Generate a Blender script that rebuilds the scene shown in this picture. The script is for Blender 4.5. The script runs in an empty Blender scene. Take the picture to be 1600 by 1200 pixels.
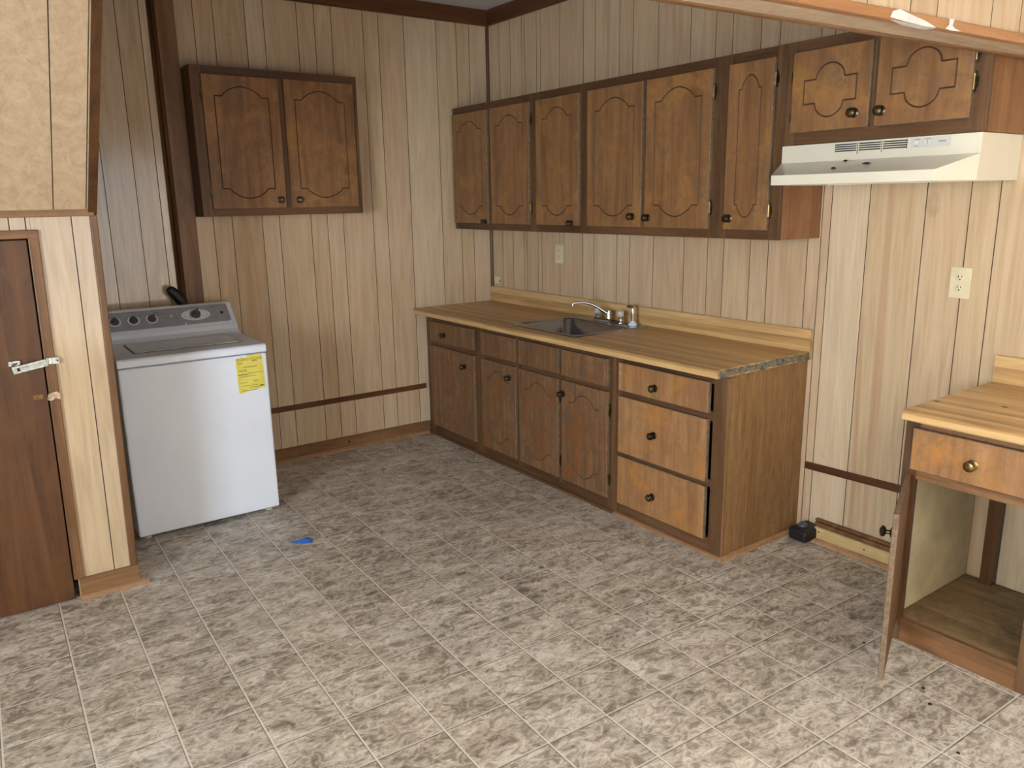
import bpy, bmesh, math, random
from mathutils import Vector, Matrix
random.seed(7)
SC = bpy.context.scene
COL = SC.collection
PI = math.pi

# ------------------------------------------------------------------ camera
def make_camera():
    cx, cy, cz = -3.2997, -4.8695, 1.6396
    yaw, pitch, roll, f = 0.6177, 0.2291, -0.0171, 1234.68
    c1, s1, c2, s2 = math.cos(yaw), math.sin(yaw), math.cos(pitch), math.sin(pitch)
    fw = Vector((s1 * c2, c1 * c2, -s2)); r = Vector((c1, -s1, 0)); u = r.cross(fw)
    c, s = math.cos(roll), math.sin(roll)
    R, U = c * r + s * u, -s * r + c * u
    M = Matrix(((R.x, U.x, -fw.x, cx), (R.y, U.y, -fw.y, cy), (R.z, U.z, -fw.z, cz), (0, 0, 0, 1)))
    cam = bpy.data.cameras.new('camera'); o = bpy.data.objects.new('camera', cam); COL.objects.link(o)
    o.matrix_world = M
    cam.sensor_width = 36; cam.lens = f / 1600 * 36; cam.clip_start = .05; cam.clip_end = 60
    SC.camera = o
make_camera()

# ------------------------------------------------------------------ world, exposure, window and added fill light
W = bpy.data.worlds.new('world'); SC.world = W; W.use_nodes = True
W.node_tree.nodes['Background'].inputs[0].default_value = (.75, .85, 1, 1)
W.node_tree.nodes['Background'].inputs[1].default_value = .6
SC.view_settings.view_transform = 'Standard'; SC.view_settings.look = 'None'
SC.view_settings.gamma = 1; SC.view_settings.use_curve_mapping = False
SC.view_settings.exposure = 2.25
YF, XL, ZC = -5.5, -6.0, 2.905          # front wall (behind the camera), left wall, ceiling
def area_lamp(name, loc, rot, sx, sy, power, col):
    l = bpy.data.lights.new(name, 'AREA'); l.shape = 'RECTANGLE'; l.size = sx; l.size_y = sy
    l.energy = power; l.color = col
    o = bpy.data.objects.new(name, l); COL.objects.link(o); o.location = loc; o.rotation_euler = rot
area_lamp('window_daylight_front', (-2.15, YF + .02, 1.45), (PI / 2, 0, PI), 2.5, 1.8, 640, (.83, .92, 1))  # front window behind the camera, inferred from glare on the panelling
area_lamp('added_fill_left', (XL + .02, -4.5, 1.5), (PI / 2, 0, -PI / 2), 1.4, 1.3, 40, (.83, .92, 1))  # added fill from the left, no window known there

# ------------------------------------------------------------------ object helpers
def link(o, parent=None):
    COL.objects.link(o)
    if parent is not None: o.parent = parent
    return o
def thing(name, label, cat, loc=(0, 0, 0), rz=0.0, group=None):
    o = bpy.data.objects.new(name, None); link(o); o.location = loc; o.rotation_euler = (0, 0, rz)
    o.empty_display_size = .1
    o['label'] = label; o['category'] = cat
    if group: o['group'] = group
    return o
def tag(o, label, cat, group=None):
    o['label'] = label; o['category'] = cat
    if group: o['group'] = group
    return o
def obj(name, bm, mats, parent=None, bevel=0, smooth=False, label=None, seg=2, angle=35):
    me = bpy.data.meshes.new(name)
    bmesh.ops.recalc_face_normals(bm, faces=bm.faces[:])
    bm.to_mesh(me); bm.free()
    for m in (mats if isinstance(mats, (list, tuple)) else [mats]): me.materials.append(m)
    o = bpy.data.objects.new(name, me); link(o, parent)
    if smooth:
        for p in me.polygons: p.use_smooth = True
        try: me.set_sharp_from_angle(angle=math.radians(angle))
        except Exception: pass
    if bevel:
        b = o.modifiers.new('bevel', 'BEVEL'); b.width = bevel; b.segments = seg; b.limit_method = 'ANGLE'; b.angle_limit = math.radians(40)
    if label: o['label'] = label
    return o
def struct(name, bm, mats, **k):
    o = obj(name, bm, mats, **k); o['kind'] = 'structure'; return o
def BM(): return bmesh.new()
def box(bm, x0, x1, y0, y1, z0, z1, mi=0):
    v = [bm.verts.new(p) for p in ((x0, y0, z0), (x1, y0, z0), (x1, y1, z0), (x0, y1, z0), (x0, y0, z1), (x1, y0, z1), (x1, y1, z1), (x0, y1, z1))]
    for f in ((0, 1, 2, 3), (4, 5, 6, 7), (0, 1, 5, 4), (1, 2, 6, 5), (2, 3, 7, 6), (3, 0, 4, 7)):
        bm.faces.new([v[i] for i in f]).material_index = mi
    return v
def hexa(bm, pts, mi=0):
    v = [bm.verts.new(p) for p in pts]
    for f in ((0, 1, 2, 3), (4, 5, 6, 7), (0, 1, 5, 4), (1, 2, 6, 5), (2, 3, 7, 6), (3, 0, 4, 7)):
        bm.faces.new([v[i] for i in f]).material_index = mi
def extrude_profile(bm, prof, axis, a, b, mi=0, caps=True):
    """prof: 2-D loop; axis 'x': (y,z) loop swept in x; 'y': (x,z); 'z': (x,y)"""
    def P(p, t): return {'x': (t, p[0], p[1]), 'y': (p[0], t, p[1]), 'z': (p[0], p[1], t)}[axis]
    A = [bm.verts.new(P(p, a)) for p in prof]; B = [bm.verts.new(P(p, b)) for p in prof]
    n = len(prof)
    for i in range(n):
        bm.faces.new((A[i], A[(i + 1) % n], B[(i + 1) % n], B[i])).material_index = mi
    if caps:
        bm.faces.new(A).material_index = mi; bm.faces.new(B).material_index = mi
def lathe(bm, prof, M=Matrix(), n=20, mi=0):
    """prof: (r, h) list revolved about local z, transformed by M"""
    rings = []
    for r, h in prof:
        if r < 1e-6: rings.append([bm.verts.new(M @ Vector((0, 0, h)))])
        else: rings.append([bm.verts.new(M @ Vector((r * math.cos(2 * PI * k / n), r * math.sin(2 * PI * k / n), h))) for k in range(n)])
    for a, b in zip(rings, rings[1:]):
        for k in range(n):
            f = [a[k % len(a)], a[(k + 1) % len(a)], b[(k + 1) % len(b)], b[k % len(b)]]
            f = list(dict.fromkeys(f))
            if len(f) > 2: bm.faces.new(f).material_index = mi
    for r in (rings[0], rings[-1]):
        if len(r) > 2: bm.faces.new(r).material_index = mi
def tube(bm, pts, rad, n=12, mi=0, caps=True):
    pts = [Vector(p) for p in pts]; rings = []
    up = Vector((0, 0, 1))
    for i, p in enumerate(pts):
        d = (pts[min(i + 1, len(pts) - 1)] - pts[max(i - 1, 0)]).normalized()
        a = d.cross(up)
        if a.length < 1e-3: a = d.cross(Vector((1, 0, 0)))
        a.normalize(); b = d.cross(a)
        r = rad[i] if isinstance(rad, (list, tuple)) else rad
        rings.append([bm.verts.new(p + r * (math.cos(2 * PI * k / n) * a + math.sin(2 * PI * k / n) * b)) for k in range(n)])
    for a, b in zip(rings, rings[1:]):
        for k in range(n): bm.faces.new((a[k], a[(k + 1) % n], b[(k + 1) % n], b[k])).material_index = mi
    if caps:
        bm.faces.new(rings[0]).material_index = mi; bm.faces.new(rings[-1]).material_index = mi
def text_mesh(name, body, size, mat, parent, loc, rot, thick=.0003, shear=0, label=None):
    cu = bpy.data.curves.new(name, 'FONT'); cu.body = body; cu.size = size; cu.extrude = thick; cu.align_x = 'CENTER'; cu.align_y = 'CENTER'; cu.shear = shear
    t = bpy.data.objects.new(name + '_tmp', cu); COL.objects.link(t)
    dg = bpy.context.evaluated_depsgraph_get(); me = bpy.data.meshes.new_from_object(t.evaluated_get(dg))
    bpy.data.objects.remove(t); me.materials.clear(); me.materials.append(mat)
    o = bpy.data.objects.new(name, me); link(o, parent); o.location = loc; o.rotation_euler = rot
    if label: o['label'] = label
    return o

# ------------------------------------------------------------------ material helpers
def s2l(c): return tuple((x / 255 / 12.92 if x / 255 <= .04045 else ((x / 255 + .055) / 1.055) ** 2.4) for x in c)
class NT:
    def __init__(s, name):
        s.m = bpy.data.materials.new(name); s.m.use_nodes = True; s.t = s.m.node_tree; s.n = s.t.nodes; s.l = s.t.links
        s.b = s.n['Principled BSDF']
    def node(s, typ, **kw):
        n = s.n.new(typ)
        for k, v in kw.items():
            if k.startswith('i_'):
                key = k[2:]; key = int(key) if key.isdigit() else key
                s.put(n.inputs[key], v)
            else: setattr(n, k, v)
        return n
    def put(s, sock, v):
        if hasattr(v, 'links') or isinstance(v, bpy.types.NodeSocket): s.l.new(v, sock)
        else: sock.default_value = v
    def math(s, op, a, b=0.0, c=None, clamp=False):
        n = s.n.new('ShaderNodeMath'); n.operation = op; n.use_clamp = clamp
        s.put(n.inputs[0], a); s.put(n.inputs[1], b)
        if c is not None: s.put(n.inputs[2], c)
        return n.outputs[0]
    def mix(s, fac, a, b, mode='MIX'):
        n = s.n.new('ShaderNodeMix'); n.data_type = 'RGBA'; n.blend_type = mode
        s.put(n.inputs[0], fac)
        s.put(n.inputs[6], a if not isinstance(a, tuple) else (*a[:3], 1)); s.put(n.inputs[7], b if not isinstance(b, tuple) else (*b[:3], 1))
        return n.outputs[2]
    def ramp(s, fac, stops):
        n = s.n.new('ShaderNodeValToRGB'); s.put(n.inputs[0], fac)
        e = n.color_ramp.elements
        while len(e) < len(stops): e.new(.5)
        for k, (p, c) in zip(e, stops): k.position = p; k.color = (*c, 1) if len(c) == 3 else c
        return n.outputs[0]
    def vec(s, op, a, b):
        n = s.n.new('ShaderNodeVectorMath'); n.operation = op; s.put(n.inputs[0], a); s.put(n.inputs[1], b); return n.outputs[0]
    def noise(s, v, scale, detail=4, dist=0.0, rough=.55):
        n = s.n.new('ShaderNodeTexNoise'); s.put(n.inputs['Vector'], v); n.inputs['Scale'].default_value = scale
        n.inputs['Detail'].default_value = detail; n.inputs['Distortion'].default_value = dist; n.inputs['Roughness'].default_value = rough
        return n.outputs[0]
    def bump(s, h, strength=.2, dist=.002):
        n = s.n.new('ShaderNodeBump'); s.put(n.inputs['Height'], h); n.inputs['Strength'].default_value = strength; n.inputs['Distance'].default_value = dist
        s.l.new(n.outputs[0], s.b.inputs['Normal'])
    def base(s, c): s.put(s.b.inputs['Base Color'], c if not isinstance(c, tuple) else (*c[:3], 1))
    def set(s, rough=None, metal=None, spec=None, coat=None):
        if rough is not None: s.put(s.b.inputs['Roughness'], rough)
        if metal is not None: s.b.inputs['Metallic'].default_value = metal
        if spec is not None: s.b.inputs['Specular IOR Level'].default_value = spec
        if coat is not None: s.b.inputs['Coat Weight'].default_value = coat
        return s
GR = {'x': (.07, 1, 1), 'y': (1, .07, 1), 'z': (1, 1, .07)}
def objvec(s, rnd=True):
    tc = s.node('ShaderNodeTexCoord').outputs['Object']
    if not rnd: return tc
    r = s.node('ShaderNodeObjectInfo').outputs['Random']
    k = s.node('ShaderNodeCombineXYZ'); s.put(k.inputs[0], s.math('MULTIPLY', r, 13.7)); s.put(k.inputs[1], s.math('MULTIPLY', r, 7.1)); s.put(k.inputs[2], s.math('MULTIPLY', r, 29.3))
    return s.vec('ADD', tc, k.outputs[0])
def wood(name, dark, mid, light, grain='z', rough=.5, scale=1.0, grime=.25, grimecol=(60, 52, 44), figure=.6, amber=None, spec=.4):
    s = NT(name); v = objvec(s); g = s.vec('MULTIPLY', v, GR[grain])
    big = s.noise(g, 9 * scale, 5, 1.6); fine = s.noise(g, 75 * scale, 6, .4, .65); fib = s.noise(s.vec('MULTIPLY', g, tuple(.35 if q < 1 else 1 for q in GR[grain])), 320 * scale, 2)
    f = s.math('ADD', s.math('MULTIPLY', big, figure), s.math('ADD', s.math('MULTIPLY', fine, (1 - figure) * .7), s.math('MULTIPLY', fib, (1 - figure) * .3)))
    c = s.ramp(f, [(.34, s2l(dark)), (.5, s2l(mid)), (.66, s2l(light))])
    if amber:
        a = s.noise(v, 5.5, 3, .5); c = s.mix(s.ramp(a, [(.52, (0, 0, 0)), (.7, (1, 1, 1))]), c, s2l(amber))
    if grime:
        q = s.noise(v, 17, 8, .8, .7); q2 = s.noise(v, 3.1, 3)
        m = s.math('MULTIPLY', s.math('MULTIPLY', s.math('SUBTRACT', q, .46, clamp=True), 5, clamp=True), s.math('MULTIPLY', q2, grime * 2), clamp=True)
        c = s.mix(m, c, s2l(grimecol))
    s.base(c); s.set(rough=s.math('ADD', s.math('MULTIPLY', fine, .25), rough - .12), spec=spec); s.bump(fine, .15, .0015)
    return s.m
def plain(name, col, rough=.5, metal=0.0, spec=.5, coat=0.0, var=.06, scale=20, bumpy=0.0):
    s = NT(name); v = objvec(s); n = s.noise(v, scale, 5, .3)
    c = s2l(col); c2 = tuple(x * (1 - var * 3) for x in c); c3 = tuple(min(1, x * (1 + var)) for x in c)
    s.base(s.ramp(n, [(.3, c2), (.6, c), (.75, c3)])); s.set(rough, metal, spec, coat)
    if bumpy: s.bump(n, bumpy, .001)
    return s.m

# ---- printed wood panelling: every plank carries its own tint in the colour attribute 'plank'
def panel_material(name, warm=1.0, dull=1.0):
    s = NT(name)
    at = s.node('ShaderNodeAttribute'); at.attribute_name = 'plank'
    sep = s.node('ShaderNodeSeparateColor'); s.put(sep.inputs[0], at.outputs['Color']); R, G, B = sep.outputs
    v = s.node('ShaderNodeTexCoord').outputs['Object']
    k = s.node('ShaderNodeCombineXYZ'); s.put(k.inputs[0], s.math('MULTIPLY', R, 31)); s.put(k.inputs[1], s.math('MULTIPLY', G, 17)); s.put(k.inputs[2], s.math('MULTIPLY', B, 23))
    v = s.vec('ADD', v, k.outputs[0]); g = s.vec('MULTIPLY', v, (1, 1, .09)); g2 = s.vec('MULTIPLY', v, (1, 1, .035))
    big = s.noise(g, 11, 4, 2.6); fine = s.noise(g2, 130, 5, .3, .6); mid = s.noise(g2, 60, 5, 1.0)
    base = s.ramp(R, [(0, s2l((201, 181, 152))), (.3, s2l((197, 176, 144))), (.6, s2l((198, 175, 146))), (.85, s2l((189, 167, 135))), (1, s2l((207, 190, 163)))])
    dark = s.mix(1, base, (.85, .81, .76), 'MULTIPLY'); light = s.mix(1, base, (1.05, 1.06, 1.07), 'MULTIPLY')
    f = s.math('ADD', s.math('MULTIPLY', big, .5), s.math('ADD', s.math('MULTIPLY', fine, .2), s.math('MULTIPLY', mid, .3)))
    c = s.mix(s.math('MULTIPLY', s.math('SUBTRACT', f, .38), 4.5, clamp=True), dark, light)
    # reddish heartwood streaks in some planks
    st = s.math('MULTIPLY', s.math('MULTIPLY', s.math('SUBTRACT', s.noise(g2, 9, 2, .8), .57), 14, clamp=True), s.math('MULTIPLY', s.math('SUBTRACT', G, .55, clamp=True), 2.2, clamp=True))
    c = s.mix(s.math('MULTIPLY', st, .5), c, s2l((172, 132, 104)))
    kn = s.noise(v, 6, 3, .2); c = s.mix(s.math('MULTIPLY', s.math('SUBTRACT', kn, .7, clamp=True), 4, clamp=True), c, s2l((150, 120, 88)))
    s.base(c); s.set(rough=.17, spec=.6); s.bump(mid, .03, .001)
    return s.m

M_PANEL = panel_material('wood_panelling')
M_GROOVE = plain('panelling_groove', (98, 74, 54), .8, var=.2)
M_DOORW = wood('stained_door_wood', (108, 74, 44), (136, 97, 60), (156, 117, 78), 'z', .48, scale=1.3, amber=(158, 114, 62), grime=.7, grimecol=(112, 88, 64))
M_DOORW_H = wood('stained_drawer_wood', (124, 86, 54), (158, 117, 76), (180, 139, 96), 'z', .48, amber=(174, 122, 62), grime=.6, grimecol=(124, 98, 72))
M_DOOR_DULL = wood('worn_base_door_wood', (84, 58, 38), (122, 88, 58), (156, 121, 86), 'z', .55, scale=1.6, amber=(128, 82, 42), grime=.75, grimecol=(96, 80, 64), figure=.35)
M_FRAME = wood('dark_frame_wood', (62, 41, 24), (94, 65, 38), (120, 88, 58), 'z', .5, grime=.45, grimecol=(96, 78, 60))
M_FRAME_H = wood('dark_rail_wood', (60, 39, 23), (90, 61, 36), (114, 82, 54), 'x', .5, grime=.35, grimecol=(92, 74, 58))
M_SIDE = wood('worn_cabinet_side', (98, 68, 38), (140, 105, 64), (170, 136, 90), 'z', .6, scale=1.4, grime=.4, grimecol=(112, 90, 66), figure=.35)
M_SIDE_UP = wood('cabinet_end_panel', (110, 72, 42), (134, 93, 58), (154, 113, 76), 'z', .5, scale=1.2, grime=.3, grimecol=(98, 66, 42))
M_CARV = plain('routed_groove_stain', (88, 58, 32), .65, var=.15)
M_EDGE = plain('worn_edge_wood', (124, 102, 78), .7, var=.15, scale=60)
M_TRIM = wood('dark_brown_trim', (60, 38, 19), (86, 56, 29), (106, 72, 40), 'z', .4, grime=.15)
M_TRIM_X = wood('dark_brown_trim_long', (62, 36, 18), (88, 54, 28), (106, 68, 38), 'x', .4, grime=.15)
M_TRIM_Y = wood('dark_brown_trim_side', (62, 36, 18), (84, 50, 26), (104, 66, 36), 'y', .4, grime=.15)
M_TRIMR = wood('reddish_brown_trim', (86, 58, 34), (118, 83, 50), (144, 106, 70), 'z', .42, grime=.3, grimecol=(92, 70, 56))
M_TRIMR_X = wood('reddish_brown_trim_long', (88, 60, 36), (120, 86, 54), (146, 110, 74), 'x', .42, grime=.3, grimecol=(92, 70, 56))
M_ORANGE = wood('orange_stained_trim', (150, 104, 68), (172, 124, 84), (188, 142, 102), 'x', .35, grime=.05)
M_PINE = wood('raw_pine', (176, 148, 98), (200, 174, 120), (214, 190, 140), 'y', .6, grime=.3, grimecol=(140, 112, 76))
M_SHOE = wood('oak_shoe_moulding', (130, 98, 68), (160, 124, 90), (184, 150, 114), 'x', .45, grime=.2)
M_SHOE_Y = wood('oak_shoe_moulding_side', (150, 110, 74), (178, 138, 100), (200, 164, 126), 'y', .45, grime=.3)
M_BEAM = wood('bare_beam_board', (170, 152, 128), (192, 174, 150), (208, 192, 170), 'x', .7, grime=.35, grimecol=(140, 110, 84))
M_CLOSET = wood('closet_door_wood', (66, 40, 21), (92, 58, 31), (112, 74, 42), 'z', .42, grime=.3, grimecol=(92, 66, 44), amber=(98, 66, 32))
M_RAWPLY = plain('raw_plywood_inside', (206, 190, 152), .75, var=.1, scale=6, bumpy=.1)
M_PLYFLOOR = wood('cabinet_floor_wood', (104, 84, 56), (134, 110, 76), (156, 132, 96), 'x', .6, grime=.6, grimecol=(92, 70, 46))
M_BRASS = plain('aged_brass', (150, 128, 84), .35, 1.0, var=.2)
M_BRONZE = plain('dark_bronze', (92, 80, 62), .3, .85, var=.25)
M_CHROME = plain('chrome', (205, 205, 205), .1, 1.0, var=.02)
M_STEEL = plain('brushed_steel', (172, 174, 180), .24, 1.0, var=.04)
M_ZINC = plain('zinc_hasp', (188, 194, 190), .3, 1.0, var=.15, scale=60)
M_WHITE = plain('white_enamel', (224, 233, 246), .4, 0, .5, .05, var=.01, scale=3)
M_CONSOLE = plain('grey_console_print', (152, 156, 164), .35, 0, .5, 0, var=.03)
M_DKGREY = plain('dark_grey_plastic', (78, 80, 88), .4, 0, .5, 0, var=.05)
M_HOOD = plain('almond_enamel', (222, 218, 200), .3, 0, .5, .2, var=.02, scale=5)
M_CREAM = plain('cream_plastic', (214, 206, 172), .4, var=.03)
M_BLACK = plain('black_rubber', (22, 22, 24), .5, var=.1)
M_SLOT = plain('dark_slot', (36, 32, 28), .7, var=.1)
M_YELLOW = plain('yellow_paper', (226, 216, 100), .7, var=.04, scale=30)
M_INK = plain('faded_ink', (128, 112, 44), .8, var=.05)
M_BLUE = plain('blue_plastic', (38, 98, 170), .35, var=.05)
M_TAPE = plain('white_tape', (226, 222, 218), .5, var=.05)
M_CEIL = plain('ceiling_paint', (196, 196, 200), .85, var=.02)
M_PLAIN = plain('off_white_wall', (170, 145, 112), .8, var=.02)
M_RAWCHIP = plain('splintered_wood', (214, 190, 158), .8, var=.2, scale=70, bumpy=.4)
M_CLEAR = plain('clear_acrylic_knob', (214, 212, 206), .12, .35, .8, var=.02)

def counter_material():
    s = NT('butcher_block_laminate'); v = s.node('ShaderNodeTexCoord').outputs['Object']
    # staves run along the counter (local x); narrow strips across y and z
    sx = s.node('ShaderNodeSeparateXYZ'); s.put(sx.inputs[0], v)
    t = s.math('ADD', s.math('MULTIPLY', sx.outputs[1], 26), s.math('MULTIPLY', sx.outputs[2], 26)); idx = s.math('FLOOR', t)
    wn = s.node('ShaderNodeTexWhiteNoise', noise_dimensions='1D'); s.put(wn.inputs['W'], idx); r = wn.outputs[0]
    g = s.vec('MULTIPLY', v, (.05, 1, 1)); n1 = s.noise(g, 55, 6, .8, .6); n2 = s.noise(g, 14, 4, 1.5)
    f = s.math('ADD', s.math('MULTIPLY', n1, .45), s.math('ADD', s.math('MULTIPLY', n2, .35), s.math('MULTIPLY', r, .2)))
    c = s.ramp(f, [(.3, s2l((150, 114, 70))), (.46, s2l((186, 150, 100))), (.56, s2l((204, 170, 118))), (.7, s2l((222, 192, 140)))])
    s.base(c); s.set(rough=.38, spec=.45)
    return s.m
M_COUNTER = counter_material()
M_CHIP = plain('chipped_counter_core', (124, 118, 100), .85, var=.25, scale=60, bumpy=.4)

def floor_material():
    s = NT('slate_look_vinyl'); v = s.node('ShaderNodeTexCoord').outputs['Object']
    mp = s.node('ShaderNodeMapping', vector_type='TEXTURE'); s.put(mp.inputs['Vector'], v)
    a = -.0287; mp.inputs['Rotation'].default_value = (0, 0, a)
    ox, oy, tx, ty = -.9589, -3.0044, .2344, .2382
    sp = s.node('ShaderNodeSeparateXYZ'); s.put(sp.inputs[0], mp.outputs[0])
    U = s.math('DIVIDE', s.math('SUBTRACT', sp.outputs[0], ox), tx); V = s.math('DIVIDE', s.math('SUBTRACT', sp.outputs[1], oy), ty)
    iu, iv = s.math('FLOOR', U), s.math('FLOOR', V)
    du = s.math('ABSOLUTE', s.math('SUBTRACT', U, s.math('ROUND', U))); dv = s.math('ABSOLUTE', s.math('SUBTRACT', V, s.math('ROUND', V)))
    sv = s.math('SUBTRACT', V, s.math('ROUND', V))
    su = s.math('SUBTRACT', U, s.math('ROUND', U))
    kk = s.node('ShaderNodeCombineXYZ'); s.put(kk.inputs[0], iu); s.put(kk.inputs[1], iv)
    wn = s.node('ShaderNodeTexWhiteNoise', noise_dimensions='2D'); s.put(wn.inputs['Vector'], kk.outputs[0]); r = wn.outputs[0]
    off = s.vec('SCALE', wn.outputs[1], (0, 0, 0)); sc = off.node; s.put(sc.inputs['Scale'], 9.0)
    q = s.vec('ADD', mp.outputs[0], off)
    g = s.vec('MULTIPLY', q, (.7, 1.25, 1))
    n1 = s.noise(g, 9, 9, .35, .74); n2 = s.noise(g, 60, 6, .5, .8); n3 = s.noise(s.vec('MULTIPLY', q, (.4, 1.4, 1)), 24, 6, .4, .65)
    n4 = s.noise(v, 1.1, 3); n5 = s.noise(s.vec('MULTIPLY', q, (.8, 1.2, 1)), 19, 4, 1.0, .6)
    f = s.math('ADD', s.math('MULTIPLY', n1, .45), s.math('ADD', s.math('MULTIPLY', n2, .25), s.math('ADD', s.math('MULTIPLY', n3, .2), s.math('MULTIPLY', s.math('SUBTRACT', 1, s.math('MULTIPLY', s.math('ABSOLUTE', s.math('SUBTRACT', n5, .5)), 8.0), clamp=True), .1))))
    f = s.math('ADD', f, .02)
    f = s.math('ADD', s.math('MULTIPLY', s.math('SUBTRACT', f, .5), .95), s.math('ADD', .5, s.math('MULTIPLY', s.math('SUBTRACT', r, .5), .04)))
    c = s.ramp(f, [(.385, s2l((108, 98, 86))), (.455, s2l((142, 133, 120))), (.505, s2l((170, 161, 147))), (.555, s2l((194, 187, 174))), (.62, s2l((220, 215, 204)))])
    tint = s.ramp(n4, [(.35, (.98, .985, 1.0)), (.65, (1.0, .98, .955))]); c = s.mix(1, c, tint, 'MULTIPLY')
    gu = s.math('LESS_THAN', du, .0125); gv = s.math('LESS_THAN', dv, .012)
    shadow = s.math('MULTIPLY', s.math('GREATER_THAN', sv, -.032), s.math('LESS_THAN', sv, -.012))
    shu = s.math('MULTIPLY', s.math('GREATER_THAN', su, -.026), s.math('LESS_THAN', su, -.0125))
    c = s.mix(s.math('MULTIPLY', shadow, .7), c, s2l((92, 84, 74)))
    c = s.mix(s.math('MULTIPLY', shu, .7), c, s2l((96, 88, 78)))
    c = s.mix(s.math('MULTIPLY', gv, .9), c, s2l((208, 201, 188)))
    c = s.mix(s.math('MULTIPLY', gu, .9), c, s2l((222, 215, 203)))
    s.base(c); s.set(rough=s.math('ADD', .42, s.math('MULTIPLY', n2, .2)), spec=.4)
    s.bump(s.math('SUBTRACT', n1, s.math('MULTIPLY', s.math('MAXIMUM', gu, gv), .5)), .25, .002)
    return s.m
M_FLOOR = floor_material()

# ------------------------------------------------------------------ panelled walls
def panel_wall_bm(u0, u1, z0, z1, grooves, P, shear=0.0, thick=.05, zf=None, tints=None):
    """P(u, d, z) -> point; d = depth into the wall. Grooves are real V-shaped channels."""
    bm = BM(); lay = bm.loops.layers.float_color.new('plank')
    gs = sorted(g for g in grooves if u0 + .006 < g < u1 - .006)
    if zf is None: zf = lambda u: (z0, z1)
    pts = [(u0, 0, None)]; kinds = []
    for g in gs:
        pts += [(g - .0019, 0), (g, .004), (g + .0019, 0)]; kinds += ['p', 'g', 'g']
    kinds.append('p'); pts.append((u1, 0)); pts = [(p[0], p[1]) for p in pts]
    rr = random.Random(int((u0 * 91 + u1 * 37 + len(gs)) * 10)); cols = []
    def q(u, d, top):
        a, b = zf(u); z = b if top else a
        return bm.verts.new(P(u + shear * (z - 1.6), d, z))
    lo = [q(u, d, False) for u, d in pts]; hi = [q(u, d, True) for u, d in pts]
    c = None; pi = 0
    for i, k in enumerate(kinds):
        f = bm.faces.new((lo[i], lo[i + 1], hi[i + 1], hi[i]))
        if k == 'g': f.material_index = 1
        else:
            t = (tints or {}).get(pi); pi += 1
            c = (rr.random() if t is None else t, rr.random(), rr.random(), 1)
        for l in f.loops: l[lay] = c if c else (0, 0, 0, 1)
    b0, b1, b2, b3 = q(u0, thick, False), q(u1, thick, False), q(u1, thick, True), q(u0, thick, True)
    for f in ((b0, b1, b2, b3),):
        f = bm.faces.new(f)
        for l in f.loops: l[lay] = (.3, .3, .3, 1)
    for loop in (lo + [b1, b0], hi + [b2, b3], [lo[0], hi[0], b3, b0], [lo[-1], hi[-1], b2, b1]):
        f = bm.faces.new(loop)
        for l in f.loops: l[lay] = (.3, .3, .3, 1)
    return bm
GX = [-2.75, -2.64, -2.524, -2.368, -2.25, -2.12, -1.97, -1.861, -1.681, -1.574, -1.371, -1.262, -1.153, -.942, -.836, -.655, -.413, -.256, -.153]
GXL = [-5.9, -5.72, -5.6, -5.4, -5.2, -5.1, -4.9, -4.7, -4.6, -4.4, -4.2, -4.08, -3.9, -3.7, -3.6, -3.4, -3.2, -3.08, -2.9]
GY = [.141, .27, .399, .432, .56, .6, .793, 1.02, 1.127, 1.334, 1.443, 1.635, 1.866, 2.031, 2.137, 2.305, 2.412, 2.629, 2.696, 2.739, 2.92, 3.165, 3.337, 3.444, 3.6, 3.72]
g = 3.72
for d in [.21, .12, .2, .11, .18, .24, .1, .16, .2, .11, .23] * 3:
    g += d; GY.append(g)
struct('wall_back', panel_wall_bm(XL, 0, 0, ZC, GXL + GX, lambda u, d, z: (u, d, z), tints={20: 1.0, 21: 1.0, 22: .95, 23: .9, 24: 1.0}), [M_PANEL, M_GROOVE])  # alcove planks left of the post tinted lighter to carry window glare
struct('wall_right', panel_wall_bm(0, -YF, 0, ZC, GY, lambda u, d, z: (d, -u, z), tints={19: .6, 20: 1.0, 21: .3, 22: .55, 18: .62}), [M_PANEL, M_GROOVE])

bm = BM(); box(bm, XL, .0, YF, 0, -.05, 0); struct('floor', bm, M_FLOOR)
bm = BM(); box(bm, XL, .05, YF, .05, ZC, ZC + .05); struct('ceiling', bm, M_CEIL)
# unseen walls: front has the inferred window, left opening added for the fill lamp
bm = BM()
box(bm, XL - .1, XL, YF, -5.2, 0, ZC); box(bm, XL - .1, XL, -3.8, .05, 0, ZC); box(bm, XL - .1, XL, -5.2, -3.8, 0, .85); box(bm, XL - .1, XL, -5.2, -3.8, 2.15, ZC)
struct('wall_left', bm, M_PLAIN)
bm = BM()
box(bm, XL - .1, -3.4, YF - .1, YF, 0, ZC); box(bm, -.9, .05, YF - .1, YF, 0, ZC); box(bm, -3.4, -.9, YF - .1, YF, 0, .55); box(bm, -3.4, -.9, YF - .1, YF, 2.35, ZC)
struct('wall_front', bm, M_PLAIN)

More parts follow.
